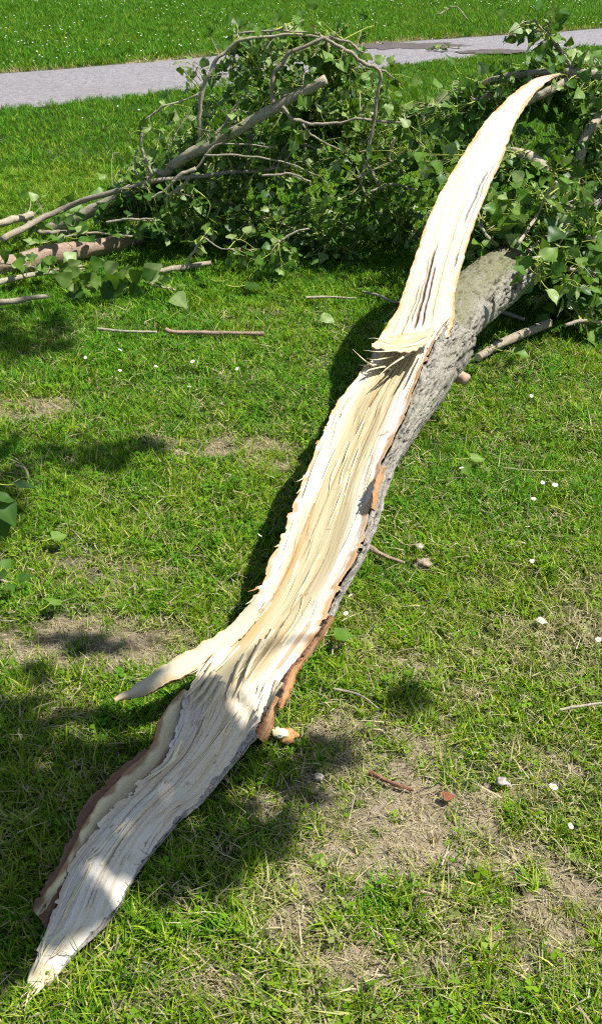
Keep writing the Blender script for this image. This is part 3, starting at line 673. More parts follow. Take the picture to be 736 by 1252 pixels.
# side splinter pointing left
SS = [((140, 854), (142, 858), .09), ((163, 838), (180, 850), .10), ((209, 807), (211, 832), .13), ((240, 791), (245, 817), .14), ((264, 777), (266, 800), .147), ((292, 753), (292, 782), .156), ((312, 730), (318, 755), .172)]
slab('side_splinter', [at(*a, h + .012) for a, b, h in SS], [at(*b, h) for a, b, h in SS], [.004, .016, .02, .02, .02, .015, .01], LIMB, tone_plain((.62, .55, .38), (.70, .64, .50)), 430, 160, 40, .006, M_INNER, 'curved cream side splinter pointing left', rimcol=C(.62, .47, .27), grain=.5, rag=1.6)
# bark strip with cream inner face, left of the tongue
BS = [((40, 1112), (60, 1136), .012), ((62, 1084), (88, 1092), .045), ((89, 1036), (112, 1044), .06), ((109, 997), (140, 1000), .075), ((145, 953), (172, 968), .088), ((184, 914), (206, 930), .105), ((196, 878), (222, 890), .12), ((224, 842), (246, 850), .135)]
slab('bark_strip', [at(*a, h + .016) for a, b, h in BS], [at(*b, h - .012) for a, b, h in BS], [.006, .014, .016, .018, .018, .018, .016, .01], LIMB, tone_plain((.66, .60, .38), (.74, .69, .50)), 440, 220, 40, -.004, M_OUTER, 'peeled bark strip with smooth cream inside at the lower left', rimcol=C(.26, .12, .06), grain=.25)
BE = [((42, 1106), (58, 1138), .006), ((62, 1078), (72, 1090), .035), ((85, 1032), (93, 1040), .05), ((101, 994), (109, 1000), .062), ((137, 951), (145, 957), .078), ((177, 916), (186, 921), .092)]
slab('bark_edge', [at(*a, h - .012) for a, b, h in BE], [at(*b, h + .012) for a, b, h in BE], [.008, .012, .014, .014, .014, .008], LIMB, tone_plain((.22, .10, .055), (.34, .18, .10)), 445, 160, 24, .006, M_OUTER, 'ragged brown outer bark along the peeled strip', rimcol=C(.17, .08, .05), grain=2.2, rag=3.2)
# bark flap on the right flank
BF = [((340, 862), (346, 868), .085), ((348, 842), (356, 846), .10), ((357, 818), (365, 823), .118), ((376, 797), (381, 800), .126), ((391, 776), (396, 778), .138), ((406, 753), (410, 754), .153)]
slab('bark_flap', [at(*a, h + .008) for a, b, h in BF], [at(*b, h - .02) for a, b, h in BF], [.006, .012, .014, .012, .01, .006], LIMB, tone_plain((.40, .20, .08), (.58, .36, .18)), 450, 110, 24, .004, M_OUTER, 'orange lifted bark flap on the right edge', rimcol=C(.34, .15, .06), grain=2, rag=2.8)
BG = [((312, 900), (322, 908), .035), ((320, 886), (332, 893), .05), ((328, 868), (337, 875), .07), ((336, 850), (343, 855), .095)]
slab('bark_flap', [at(*a, h + .01) for a, b, h in BG], [at(*b, h - .015) for a, b, h in BG], [.006, .012, .012, .006], LIMB, tone_plain((.40, .20, .09), (.60, .38, .2)), 455, 90, 24, .004, M_OUTER, rimcol=C(.25, .11, .05), grain=2, rag=3)

# slivers: flat pointed blades of torn wood
def sliver(name, pts, w, tk, material, parent, seed=0, n=26):
    P_ = catmull(pts, n); T = np.gradient(P_, axis=0); T /= np.linalg.norm(T, axis=1)[:, None]
    upv = np.array([0, 0, 1.0]); S = np.cross(T, upv); S /= np.linalg.norm(S, axis=1)[:, None] + 1e-9; Nn = np.cross(S, T)
    f = np.linspace(0, 1, n); ww_ = w * np.clip((1 - f) ** .6, .02, 1) * (1 + .25 * fbm(f * 9, seed, 0, seed, 3)); t_ = tk * np.clip(1 - f * .8, .1, 1)
    V = np.stack([P_ - S * ww_[:, None] / 2, P_ + Nn * t_[:, None] * .6, P_ + S * ww_[:, None] / 2, P_ - Nn * t_[:, None] * .5], 1).reshape(-1, 3)
    F = grid_faces(4, n, True)
    return obj(name, mesh_np(name, V, F, material), parent)
CU = [((455, 421), (454, 424), .375), ((464, 415), (466, 427), .378), ((482, 411), (484, 430), .382), ((505, 407), (506, 429), .384), ((520, 404), (521, 420), .384), ((531, 400), (532, 404), .382)]
slab('curled_splinter', [at(*a, h) for a, b, h in CU], [at(*b, h + .012) for a, b, h in CU], [.003, .006, .008, .008, .006, .003], LIMB, tone_plain((.60, .52, .27), (.70, .63, .42)), 470, 90, 30, -.006, M_PALEWOOD, 'curled lip of pale torn wood at the foot of the tall splinter', rimcol=C(.62, .50, .25), grain=1.6, rag=3.5)
FL = [((454, 620), (457, 626), .228), ((456, 604), (461, 608), .25), ((459, 588), (466, 592), .262), ((466, 570), (472, 572), .268)]
slab('bark_flap', [at(*a, h + .03) for a, b, h in FL], [at(*b, h + .005) for a, b, h in FL], [.004, .008, .008, .004], LIMB, tone_plain((.36, .19, .08), (.50, .30, .14)), 475, 60, 20, .002, M_BARK, rimcol=C(.34, .15, .05), grain=2, rag=3)
sliver('splinter', [at(530, 410, .385), at(505, 421, .39), at(480, 424, .385), at(462, 417, .40)], .025, .006, M_BAST, LIMB, 5)
sliver('splinter', [at(478, 452, .33), at(462, 446, .345), at(446, 447, .35), at(438, 446, .355)], .022, .005, M_PALEWOOD, LIMB, 6)
sliver('splinter', [at(456, 448, .345), at(446, 441, .37), at(438, 434, .39), at(431, 427, .41)], .018, .005, M_PALEWOOD, LIMB, 7)
for k, (a, b, c_, w, h) in enumerate([((486, 428), (462, 430), (444, 428), .014, .39), ((480, 436), (458, 440), (448, 438), .010, .37), ((500, 432), (484, 442), (470, 452), .012, .375), ((512, 430), (505, 446), (496, 460), .010, .36),
                                   ((494, 434), (478, 446), (462, 460), .008, .36), ((520, 424), (516, 440), (510, 452), .009, .37), ((470, 448), (452, 452), (444, 458), .012, .345), ((476, 420), (460, 414), (450, 414), .008, .41)]):
    sliver('splinter', [at(*a, h), at(*b, h + .01), at(*c_, h + .004)], w, .004, M_PALEWOOD, LIMB, 120 + k)
for k, (a, b, c_, w) in enumerate([((262, 812), (244, 835), (226, 853), .018), ((262, 822), (247, 845), (231, 862), .016), ((268, 826), (254, 850), (236, 872), .016), ((272, 834), (262, 855), (245, 880), .015),
                                   ((258, 806), (246, 822), (233, 838), .012), ((300, 800), (290, 820), (283, 838), .014), ((322, 782), (306, 812), (296, 838), .016), ((334, 770), (318, 795), (305, 815), .014), ((345, 835), (335, 850), (326, 880), .010), ((338, 832), (330, 855), (322, 872), .010)]):
    sliver('splinter', [at(*a, .156), at(*b, .153), at(*c_, .147)], w, .005, M_PALEWOOD, LIMB, 20 + k)
for k in range(9):                        # hair-fine torn ends along the edges
    s = random.uniform(8.5, 20); sd = random.choice((0, 1)); i = int(s / (len(ST) - 1) * (NV - 1)); e = (Lc if sd == 0 else Rc)[i]
    dv = (Lc if sd == 0 else Rc)[max(i - 25, 0)] - e; dv /= np.linalg.norm(dv); L_ = random.uniform(.015, .04)
    sliver('splinter', [e + np.array([0, 0, .004]), e + dv * L_ * .5 + np.array([0, 0, .008]), e + dv * L_ + np.array([random.uniform(-.012, .004), 0, .012])], random.uniform(.004, .010), .003, M_PALEWOOD if k % 3 else M_INNER, LIMB, 60 + k)
rs = random.Random(77)
for k in range(70):
    i = int(rs.uniform(.05, .97) * (NV - 1)); j = int(rs.uniform(.06, .94) * (NU - 1)); n_st = int(rs.uniform(14, 60)); sg = rs.choice((-1, -1, 1)); i2 = min(max(i + sg * n_st, 1), NV - 2); im = (i + i2) // 2
    j2 = min(max(j + rs.randint(-4, 4), 2), NU - 3)
    sliver('splinter', [Pf[i, j] - np.array([0, 0, .001]), Pf[im, (j + j2) // 2] + np.array([0, 0, rs.uniform(.001, .004)]), Pf[i2, j2] + np.array([rs.uniform(-.006, .006), 0, rs.uniform(.002, .014)])], rs.uniform(.003, .011), .0022, M_PALEWOOD if k % 2 else M_BAST, LIMB, 200 + k, 12)
for k in range(12):                        # frayed end of the tongue
    j = int((k + .5) / 12 * (NU - 1)); L_ = rs.uniform(.02, .07); e = Pf[6, j]; dv = Pf[0, j] - Pf[40, j]; dv /= np.linalg.norm(dv)
    sliver('splinter', [Pf[14, j] + np.array([0, 0, .001]), e + dv * L_ * .4 + np.array([0, 0, .004]), e + dv * L_ + np.array([rs.uniform(-.01, .01), 0, rs.uniform(0, .012)])], rs.uniform(.004, .008), .003, M_PALEWOOD, LIMB, 300 + k, 10)
# branch stub on the right flank, its cut pink-cream face
Vs, Fs = tube_np(catmull([at(545, 452, .17), at(556, 458, .17), at(571, 464, .165)], 12), np.linspace(.030, .020, 12), 16, .25, 4)
obj('branch_stub', mesh_np('branch_stub', Vs, tri(Fs), m_simple('stub_wood', (.42, .26, .17), (.60, .42, .30), 60, .75, .4)), LIMB)

# ------------------------------------------------------------------ leaves
def leaf_template(seed, size=1.0, pet=.6):
    r = np.random.default_rng(seed)
    xs = np.array([0, .05, .17, .33, .52, .72, .88, 1.0]); hw_ = np.array([.05, .27, .45, .455, .335, .19, .085, .0]) * r.uniform(.88, 1.08)
    fold = r.uniform(.05, .45); droop = r.uniform(-.15, .45); roll = r.uniform(-.3, .3); wav = r.uniform(.01, .05)
    V = []; 
    for x, h in zip(xs, hw_):
        zc = -droop * x * x * .5
        for sgn_, k in ((-1, 1), (-1, .5), (0, 0), (1, .5), (1, 1)):
            y = sgn_ * h * k * math.cos(fold)
            V.append((x, y, zc + abs(y) * math.tan(fold) * (1 - .35 * k) + roll * y * x + wav * math.sin(x * 11 + sgn_ * 2) * k))
    F = grid_faces(5, len(xs))
    V = np.array(V); nb = len(V)
    n = 4; p = np.stack([np.linspace(-pet, .0, n), .04 * np.sin(np.linspace(0, 3, n)), -.10 * np.sin(np.linspace(0, math.pi, n))], 1)
    Vp, Fp = tube_np(p, .026, 3, cap=False)
    V = np.vstack([V, Vp]); F1 = tri(F); F2 = tri(Fp) + nb
    rib = np.concatenate([np.tile([0, 0, .10, 0, 0], len(xs)), np.zeros(len(Vp))])
    return V, np.vstack([F1, F2]), np.concatenate([np.zeros(len(F1)), np.ones(len(F2))]), rib
LT = [leaf_template(500 + k, pet=(.5 + .14 * (k % 5))) for k in range(10)]
def leaf_matrix(base, d, nrm, size):
    d = d / np.linalg.norm(d); y = np.cross(nrm, d); y /= np.linalg.norm(y) + 1e-9; n = np.cross(d, y)
    return np.stack([d, y, n], 1) * size, base
class Leaves:
    def __init__(s): s.items = []          # (origin, 3x3, template, tint, size)
    def add(s, node, d, nrm, size, tint, tpl=None):
        k = random.randrange(len(LT)) if tpl is None else tpl
        pet = -LT[k][0][:, 0].min()
        A, _ = leaf_matrix(node, d, nrm, size)
        org = node + A[:, 0] * pet
        s.items.append((org, A, k, tint))
    def build(s, parent, limit, name='leaf'):
        """the largest leaves in view become objects of their own, the rest one part"""
        if not s.items: return
        O = np.array([i[0] for i in s.items]); sz = np.array([np.linalg.norm(i[1][:, 0]) for i in s.items])
        px_, py_, dep = project(O)
        face = np.array([abs((i[1][:, 2] / np.linalg.norm(i[1][:, 2])).dot((i[0] - np.array([0, 0, CAM_H])) / np.linalg.norm(i[0] - np.array([0, 0, CAM_H])))) for i in s.items])
        score = (sz / dep) ** 2 * (.15 + face); order = np.argsort(dep); seen = {}; vis = np.zeros(len(O), bool)
        for i in order:
            if not (0 < px_[i] < 736 and 0 < py_[i] < 1252): continue
            key = (int(px_[i] // 9), int(py_[i] // 9))
            if seen.get(key, 0) < 1: vis[i] = True; seen[key] = 1
        score = np.where(vis, score, 0); pick = set(np.argsort(-score)[:limit]) if limit else set()
        pick = {i for i in pick if score[i] > 0}
        B = Bag()
        for i, (o_, A, k, t) in enumerate(s.items):
            V, F, M, rib = LT[k]
            if i in pick:
                tb = min(int(t * 8), 7); key = (k, tb)
                if key not in LEAF_MESH:
                    LEAF_MESH[key] = mesh_np('leaf', V, F, [M_LEAF, M_PETIOLE], M, True, floats={'tint': np.clip((tb + .5) / 8 + rib, 0, 1)})
                lo = obj(name, LEAF_MESH[key], parent)
                m4 = np.eye(4); m4[:3, :3] = A; m4[:3, 3] = o_
                if parent is not None: m4[:3, 3] -= np.array(parent.location)
                lo.matrix_local = Matrix(m4.tolist())
            else:
                B.add(V @ A.T + o_ - (np.array(parent.location) if parent is not None else 0), F, M, np.clip(t + rib, 0, 1))
        if B.n:
            obj('foliage', B.mesh('foliage', [M_LEAF, M_PETIOLE]), parent, kind='stuff')
LEAF_MESH = {}
def tint_pick(): 
    return float(np.clip(random.choice((random.gauss(.25, .14), random.gauss(.50, .14), random.gauss(.68, .12), random.gauss(.90, .07))), 0, 1))
def rnd_unit():
    v = rng.normal(size=3); return v / np.linalg.norm(v)
def spray(bag, leaves, anchor, tip, nleaf, size, rad=.004, sag=.06, gmin=.012):
    """a thin twig from the anchor through the tip with alternate leaves on long stalks"""
    L_ = np.linalg.norm(tip - anchor) + 1e-6; m_ = .5 * (anchor + tip) + rng.normal(size=3) * L_ * .12 + np.array([0, 0, sag * L_])
    P_ = catmull([anchor, m_, tip], 9); P_[:, 2] = np.maximum(P_[:, 2], gmin)
    V, F = tube_np(P_, np.linspace(rad, rad * .4, 9), 5, cap=False); bag.add(V, F, 1 if random.random() < .6 else 0)
    dirn = P_[-1] - P_[-3]; dirn /= np.linalg.norm(dirn) + 1e-9
    f0 = max(.0, 1 - .30 / L_)
    for k in range(nleaf):
        f = f0 + (1 - f0) * (k + .5) / nleaf; q = P_[min(int(f * 8), 7)] * (1 - (f * 8) % 1) + P_[min(int(f * 8) + 1, 8)] * ((f * 8) % 1)
        d = dirn * random.uniform(-.1, .7) + rnd_unit() * .9 + np.array([0, 0, -.25]); nrm = rnd_unit() * .7 + SUN * .45 + np.array([0, -.3, .25])
        s_ = size * random.uniform(.42, 1.25)
        d /= np.linalg.norm(d)
        if q[2] + d[2] * s_ * 1.5 < gmin: d[2] = max((gmin - q[2]) / (s_ * 1.5), -1); 
        leaves.add(q, d, nrm, s_, tint_pick())
    return P_
def in_poly(x, y, poly):
    c = False; j = len(poly) - 1
    for i in range(len(poly)):
        xi, yi = poly[i]; xj, yj = poly[j]
        if (yi > y) != (yj > y) and x < (xj - xi) * (y - yi) / (yj - yi) + xi: c = not c
        j = i
    return c
def branch(name, pts, r0, r1, material, parent, n=40, seg=10, wob=.3, seed=0, label=None, kink=.8):
    P_ = catmull(pts, n); f_ = np.linspace(0, 1, n) * len(pts) * 1.5
    if n > 8: P_ = P_ + (min(r0, .007) * kink) * np.stack([noise(f_, seed, k, 700 + seed) + .5 * noise(f_ * 2.6, seed, k, 720 + seed) for k in range(3)], 1) * np.minimum(1, np.minimum(np.arange(n), np.arange(n)[::-1]) / 4)[:, None]
    V, F = tube_np(P_ - (np.array(parent.location) if parent is not None else 0), np.linspace(r0, r1, n), seg, wob, seed)
    o = obj(name, mesh_np(name, V, tri(F), material, floats={'crack': np.zeros(len(V))}), parent)
    if label: o['label'] = label
    return P_
def fill(polys, dfun, spread, count, size, skel, bag, leaves, nl=(6, 11), zmax=1.6):
    xs = [p[0] for p in polys]; ys = [p[1] for p in polys]; n = 0; tries = 0
    while n < count and tries < count * 30:
        tries += 1
        x = random.uniform(min(xs), max(xs)); y = random.uniform(min(ys), max(ys))
        if not in_poly(x, y, polys): continue
        p = atd(x, y, dfun(x, y) + random.uniform(-.08, 1) ** 2 * spread)
        if p[2] < .03:
            p = at(x, y, random.uniform(.03, .10))
        if p[2] > zmax: continue
        dd = np.linalg.norm(skel - p, axis=1); j = int(np.argsort(dd)[random.randrange(0, 6)])
        a = skel[j]
        if np.linalg.norm(p - a) > .75: a = p + (a - p) / np.linalg.norm(a - p) * .55
        spray(bag, leaves, a, p, random.randint(*nl), size, random.uniform(.002, .005)); n += 1

# ------------------------------------------------------------------ crown of the split trunk, right
CB = []
CB.append(branch('branch', [at(645, 285, .33), at(690, 240, .42), at(760, 195, .46), at(880, 150, .5)], .05, .02, M_LIMB, LIMB, seed=1))
CB.append(branch('branch', [atd(500, 134, 5.5), atd(520, 132, 5.45), atd(548, 124, 5.4), atd(580, 107, 5.3), atd(610, 95, 5.2), atd(650, 89, 5.15), atd(692, 88, 5.1), atd(740, 96, 5.0), atd(820, 120, 4.9)], .009, .018, M_TWIG, LIMB, 70, seed=2))
CB.append(branch('branch', [atd(505, 137, 5.5), atd(560, 120, 5.35), atd(605, 102, 5.25), atd(660, 95, 5.2), atd(720, 97, 5.1)], .006, .011, M_TWIG, LIMB, 60, seed=3))
CB.append(branch('branch', [atd(572, 128, 5.3), atd(576, 112, 5.3), atd(585, 110, 5.3), atd(604, 111, 5.3)], .006, .004, M_TWIG, LIMB, 30, seed=4))
CB.append(branch('branch', [atd(640, 126, 5.05), atd(665, 112, 5.05), atd(695, 97, 5.1)], .020, .016, M_LIMB, LIMB, 20, seed=5, label='pale thick branch just behind the splinter tip'))
CB.append(branch('branch', [atd(578, 127, 5.2), atd(590, 119, 5.2), atd(600, 116, 5.2)], .016, .012, M_LIMB, LIMB, 14, seed=6))
CB.append(branch('branch', [atd(700, 84, 5.1), atd(682, 60, 5.1), atd(668, 40, 5.1), atd(652, 24, 5.1)], .009, .004, M_TWIG, LIMB, 24, seed=7, label='leafy shoot rising against the path'))
CB.append(branch('branch', [at(633, 298, .40), atd(655, 262, 4.35), atd(680, 222, 4.3)], .0075, .005, M_LIMB, LIMB, 20, seed=8, label='bare pale twig standing on the trunk'))
CB.append(branch('branch', [atd(608, 300, 4.3), atd(595, 288, 4.3), atd(583, 272, 4.35)], .008, .005, M_LIMB, LIMB, 12, seed=9))
CB.append(branch('branch', [atd(715, 291, 4.35), atd(740, 293, 4.35), atd(830, 300, 4.4)], .010, .012, M_LIMB, LIMB, 16, seed=10))
CB.append(branch('branch', [at(660, 366, .10), atd(690, 345, 4.3), atd(703, 334, 4.35)], .008, .004, M_TWIG, LIMB, 14, seed=11))
CB.append(branch('branch', [at(662, 362, .12), at(690, 378, .06)], .006, .004, M_TWIG, LIMB, 10, seed=12))
CB.append(branch('branch', [atd(690, 330, 4.3), atd(715, 333, 4.3), atd(745, 342, 4.3)], .006, .006, M_TWIG, LIMB, 14, seed=13))
CB.append(branch('branch', [at(655, 300, .34), atd(690, 295, 4.5), atd(760, 320, 4.6), atd(900, 330, 4.8)], .035, .015, M_LIMB, LIMB, 24, seed=14))
CB.append(branch('branch', [at(700, 235, .42), atd(640, 190, 4.9), atd(590, 190, 5.2), atd(530, 200, 5.3)], .03, .01, M_LIMB, LIMB, 24, seed=15))
CB.append(branch('branch', [at(700, 235, .42), atd(720, 160, 5.0), atd(760, 100, 5.3)], .028, .01, M_LIMB, LIMB, 24, seed=16))
CB.append(branch('branch', [atd(690, 398, 4.2), atd(720, 392, 4.25), atd(800, 400, 4.3)], .007, .008, M_TWIG, LIMB, 14, seed=17))
# torn pale pieces at the far end of the trunk
for k, (a, b, w) in enumerate([((640, 318), (668, 312), .035), ((630, 292), (650, 283), .03), ((646, 306), (660, 292), .03), ((618, 288), (632, 276), .025), ((652, 296), (668, 284), .02)]):
    sliver('splinter', [at(*a, .36), at((a[0] + b[0]) / 2, (a[1] + b[1]) / 2, .375), at(*b, .37)], w, .014, M_PALEWOOD if k % 2 else M_LIMB, LIMB, 90 + k)
skel = np.vstack(CB)
bagR, lvR = Bag(), Leaves()
polyR = [(505, 150), (545, 132), (590, 112), (640, 96), (690, 92), (735, 62), (780, 60), (1010, 80), (1010, 410), (740, 396), (700, 398), (664, 380), (655, 330), (640, 300), (600, 316), (575, 330), (540, 290), (505, 220)]
dR = lambda x, y: np.interp(y, [60, 120, 200, 300, 400], [5.5, 5.25, 4.85, 4.52, 4.28])
fill(polyR, dR, .55, 700, .060, skel, bagR, lvR)
fill([(655, 90), (740, 60), (740, 130), (640, 140)], lambda x, y: 5.2, .4, 40, .07, skel, bagR, lvR)
fill([(560, 235), (740, 200), (740, 330), (660, 330), (630, 296), (560, 320)], lambda x, y: np.interp(y, [200, 330], [4.5, 4.28]), 0.2, 70, .064, skel, bagR, lvR)
for q in (CB[6][8:], CB[6][14:]):
    for k in range(7):
        a = q[random.randrange(len(q))]; spray(bagR, lvR, a, a + np.array([random.uniform(-.12, .08), random.uniform(-.1, .1), random.uniform(-.06, .08)]), 5, .055, .003)
for k in range(70):                        # loose sprigs along the long arched branch
    a = CB[1][random.randrange(len(CB[1]))]; spray(bagR, lvR, a, a + np.array([random.uniform(-.12, .12), random.uniform(-.15, .1), random.uniform(-.16, .05)]), 4, .055, .003)
for k in range(14):                        # leaves over the far end of the trunk
    a = at(random.uniform(652, 705), random.uniform(280, 345), .36); spray(bagR, lvR, a, a + np.array([random.uniform(-.10, .06), random.uniform(-.16, .02), random.uniform(-.05, .12)]), 5, .066, .003)
obj('twigs', bagR.mesh('twigs', [M_TWIG, M_PETIOLE]), LIMB, kind='stuff')
lvR.build(LIMB, 300)

# ------------------------------------------------------------------ heap of broken branches, left of the trunk
HEAP = thing('broken_branch_heap', 'tangled heap of leafy broken branches with arched bare stems beside the path', 'branch pile', tuple(at(330, 320, 0)))
HB = []
HB.append(branch('branch', [atd(60, 282, 5.7), atd(130, 248, 5.65), atd(190, 218, 5.55), atd(230, 190, 5.45), atd(270, 171, 5.4), atd(335, 133, 5.35), atd(398, 97, 5.3)], .030, .021, M_LIMB, HEAP, 60, 14, seed=21, label='thick pale sawn-off branch slanting up across the heap'))
HB.append(branch('branch', [at(3, 293, .10), atd(60, 263, 5.55), atd(120, 240, 5.5), atd(190, 222, 5.45), atd(260, 212, 5.45), atd(345, 206, 5.5)], .016, .008, M_TWIG, HEAP, 60, seed=22, label='long grey branch reaching out to the left'))
HB.append(branch('branch', [at(-40, 280, .12), at(0, 274, .13), at(25, 266, .14), at(40, 262, .14)], .019, .017, M_LIMB, HEAP, 20, seed=23))
HB.append(branch('branch', [at(28, 266, .12), at(45, 280, .09), at(62, 284, .08), at(90, 283, .08)], .014, .008, M_TWIG, HEAP, 20, seed=24))
loops = [([(246, 172), (243, 140), (251, 100), (268, 70), (290, 52), (320, 45), (365, 43), (395, 47)], 5.5, .012, .006), ([(292, 52), (291, 44), (302, 40), (330, 38), (360, 38), (394, 45), (402, 62)], 5.55, .006, .004),
         ([(333, 126), (332, 104), (340, 82), (360, 62), (398, 46), (425, 52), (444, 64)], 5.45, .013, .007), ([(186, 213), (174, 185), (173, 165), (182, 144), (205, 128), (245, 115)], 5.5, .009, .005),
         ([(345, 131), (357, 144), (378, 151), (410, 149), (440, 146), (496, 150)], 5.4, .010, .006), ([(396, 47), (425, 62), (445, 78), (463, 84), (463, 110), (457, 150), (450, 190), (452, 205), (464, 228)], 5.35, .010, .008),
         ([(262, 166), (275, 150), (293, 124)], 5.45, .009, .005), ([(346, 118), (372, 108), (350, 92)], 5.45, .007, .004), ([(370, 152), (388, 170), (428, 190)], 5.35, .006, .004),
         ([(482, 168), (476, 185), (480, 202), (495, 210)], 5.3, .006, .005), ([(436, 218), (460, 206), (492, 193)], 5.25, .005, .004), ([(462, 85), (478, 92), (492, 105)], 5.4, .006, .003),
         ([(240, 206), (215, 218), (205, 232), (185, 242)], 5.4, .010, .006), ([(168, 182), (166, 205), (180, 230)], 5.5, .006, .004), ([(130, 272), (160, 268), (188, 268)], 5.3, .007, .005),
         ([(228, 326), (238, 306), (252, 285)], 5.15, .008, .005), ([(250, 291), (268, 302), (285, 306)], 5.15, .005, .003), ([(320, 215), (355, 213), (380, 222)], 5.2, .007, .005), ([(340, 296), (358, 286), (378, 280)], 5.1, .007, .005),
         ([(205, 240), (232, 218), (262, 180), (300, 178), (340, 180)], 5.4, .007, .004), ([(250, 190), (300, 190), (350, 200), (390, 215)], 5.3, .006, .004), ([(246, 98), (240, 90), (242, 82)], 5.5, .004, .003),
         ([(446, 200), (442, 220), (448, 240)], 5.3, .007, .006), ([(452, 235), (480, 226), (510, 232)], 5.2, .007, .005), ([(390, 40), (394, 50)], 5.45, .005, .004)]
for k, (pp, d, r0, r1) in enumerate(loops):
    d -= .12; r0 *= .88; r1 *= .72
    HB.append(branch('branch', [atd(x, y, d) for x, y in pp], r0, r1, M_TWIG if k % 3 else M_LIMB, HEAP, 10 + 7 * len(pp), 8, .35, 30 + k, kink=.8))
HB.append(branch('branch', [atd(380, 150, 6.0), atd(430, 190, 5.95), atd(470, 260, 5.7), at(520, 290, .05)], .02, .01, M_LIMB, HEAP, 30, seed=71))
HB.append(branch('branch', [atd(200, 220, 5.7), atd(280, 250, 5.5), atd(360, 280, 5.4), at(430, 310, .05)], .02, .01, M_LIMB, HEAP, 30, seed=72))
skelH = np.vstack(HB)
bagH, lvH = Bag(), Leaves()
polyH = [(150, 215), (168, 185), (180, 165), (215, 150), (245, 120), (262, 85), (290, 60), (330, 70), (360, 85), (395, 62), (440, 72), (470, 100), (500, 118), (530, 140), (530, 270), (505, 300), (470, 296), (440, 312), (390, 316), (345, 334), (310, 328), (290, 300), (240, 296), (190, 300), (165, 285), (150, 250)]
dH = lambda x, y: np.interp(y, [45, 120, 200, 260, 330], [5.75, 5.72, 5.6, 5.3, 5.1])
fill(polyH, dH, .75, 700, .050, skelH, bagH, lvH, (5, 10))
for q in HB[4:16]:                         # side shoots along the arched stems
    for k in range(5):
        a = q[random.randrange(2, len(q))]; spray(bagH, lvH, a, a + np.array([random.uniform(-.12, .12), random.uniform(-.08, .12), random.uniform(-.10, .08)]), random.randint(2, 5), .05, .0025)
fill([(380, 50), (440, 68), (470, 110), (430, 130), (360, 110)], lambda x, y: 5.55, .35, 40, .055, skelH, bagH, lvH)
fill([(270, 60), (330, 50), (390, 55), (380, 100), (270, 130)], lambda x, y: 5.65, .4, 26, .058, skelH, bagH, lvH)
fill([(20, 235), (90, 225), (170, 215), (180, 290), (120, 290), (30, 290)], lambda x, y: 5.55, .3, 22, .065, skelH, bagH, lvH, (3, 6))
fill([(145, 200), (200, 170), (240, 180), (240, 260), (160, 280)], lambda x, y: 5.6, .3, 36, .065, skelH, bagH, lvH, (4, 8))
obj('twigs', (lambda b: b)(bagH).mesh('twigs', [M_TWIG, M_PETIOLE]), HEAP, kind='stuff').location = -np.array(HEAP.location)
lvH.build(HEAP, 300)

# ------------------------------------------------------------------ standing poplar out of frame on the sunny side: it throws the dappled shade
TREE = thing('standing_poplar', 'standing poplar beyond the picture edge whose low boughs shade the lower left lawn', 'tree', (2.6, -1.9, 0))
tl = np.array(TREE.location)
trp = branch('trunk', [tl + np.array(p) for p in ((0, 0, -.1), (.03, .02, 1.2), (-.03, .06, 2.6), (0, 0, 4.2), (.1, -.1, 6.2), (.05, -.1, 8.5))], .24, .05, M_BARK, TREE, 60, 20, .15, 301)
SHADE = [(15, 965, 178, 155, 3.1, 3.4), (275, 985, 140, 80, 3.0, 2.5), (140, 1020, 100, 90, 3.05, 1.8), (215, 930, 60, 40, 3.05, 1.8), (400, 925, 66, 38, 2.9, 2.2), (492, 862, 38, 24, 3.3, 2.0), (205, 1068, 110, 46, 3.2, 2.0), (30, 1125, 110, 46, 3.1, 2.4), (-10, 1190, 50, 60, 3.0, 2.2),
         (100, 552, 118, 34, 3.4, 2.8), (-5, 608, 56, 70, 3.4, 2.6), (20, 412, 92, 44, 3.6, 2.8), (115, 786, 90, 18, 3.2, 1.8), (-260, 760, 140, 200, 3.3, 1.6), (-260, 480, 130, 120, 3.5, 1.5)]
LIGHT = [(296, 862, 26, 12), (190, 846, 70, 16)]
bagT, lvT = Bag(), Leaves()
tips = []
for (cx, cy, rx, ry, h, lai) in SHADE:
    c = at(cx, cy, 0); ex = np.linalg.norm(at(cx + rx, cy, 0) - c); ey = np.linalg.norm(at(cx, cy - ry * .8, 0) - at(cx, cy + ry * .8, 0)) / 1.6
    n = int(lai * math.pi * ex * ey / .0030); cen = c + SUN / SUN[2] * h
    tips.append((cen, max(ex, ey)))
    tw = []
    for k in range(max(4, n // 22)):
        a = random.uniform(0, 6.283); q = math.sqrt(random.uniform(0, 1)); g = at(cx + rx * q * math.cos(a), cy + ry * q * math.sin(a), 0)
        if random.random() < .08: g = g + rng.normal(size=3) * np.array([.05, .05, 0])
        tw.append(g + SUN / SUN[2] * (h + random.uniform(-.22, .22)))
    for p in tw:
        a = cen + (p - cen) * random.uniform(.15, .5); spray(bagT, lvT, a, p, 3, .075, .003, gmin=1.9)
        for k in range(19):
            d = rnd_unit(); nn_ = rnd_unit() * .8 + SUN
            lvT.add(p + rng.normal(size=3) * np.array([.034, .034, .05]), d, nn_, random.uniform(.055, .09), tint_pick())
for cen, rr2 in tips:
    j = int(np.argmin(np.abs(trp[:, 2] - (cen[2] + .6)))); a = trp[j]
    branch('branch', [a, a * .5 + cen * .5 + np.array([-.2, 0, 1.6]), cen + np.array([-.05, -.1, .7]), cen], .022, .005, M_TWIG, TREE, 24, 8, .2, int(cen[0] * 100))
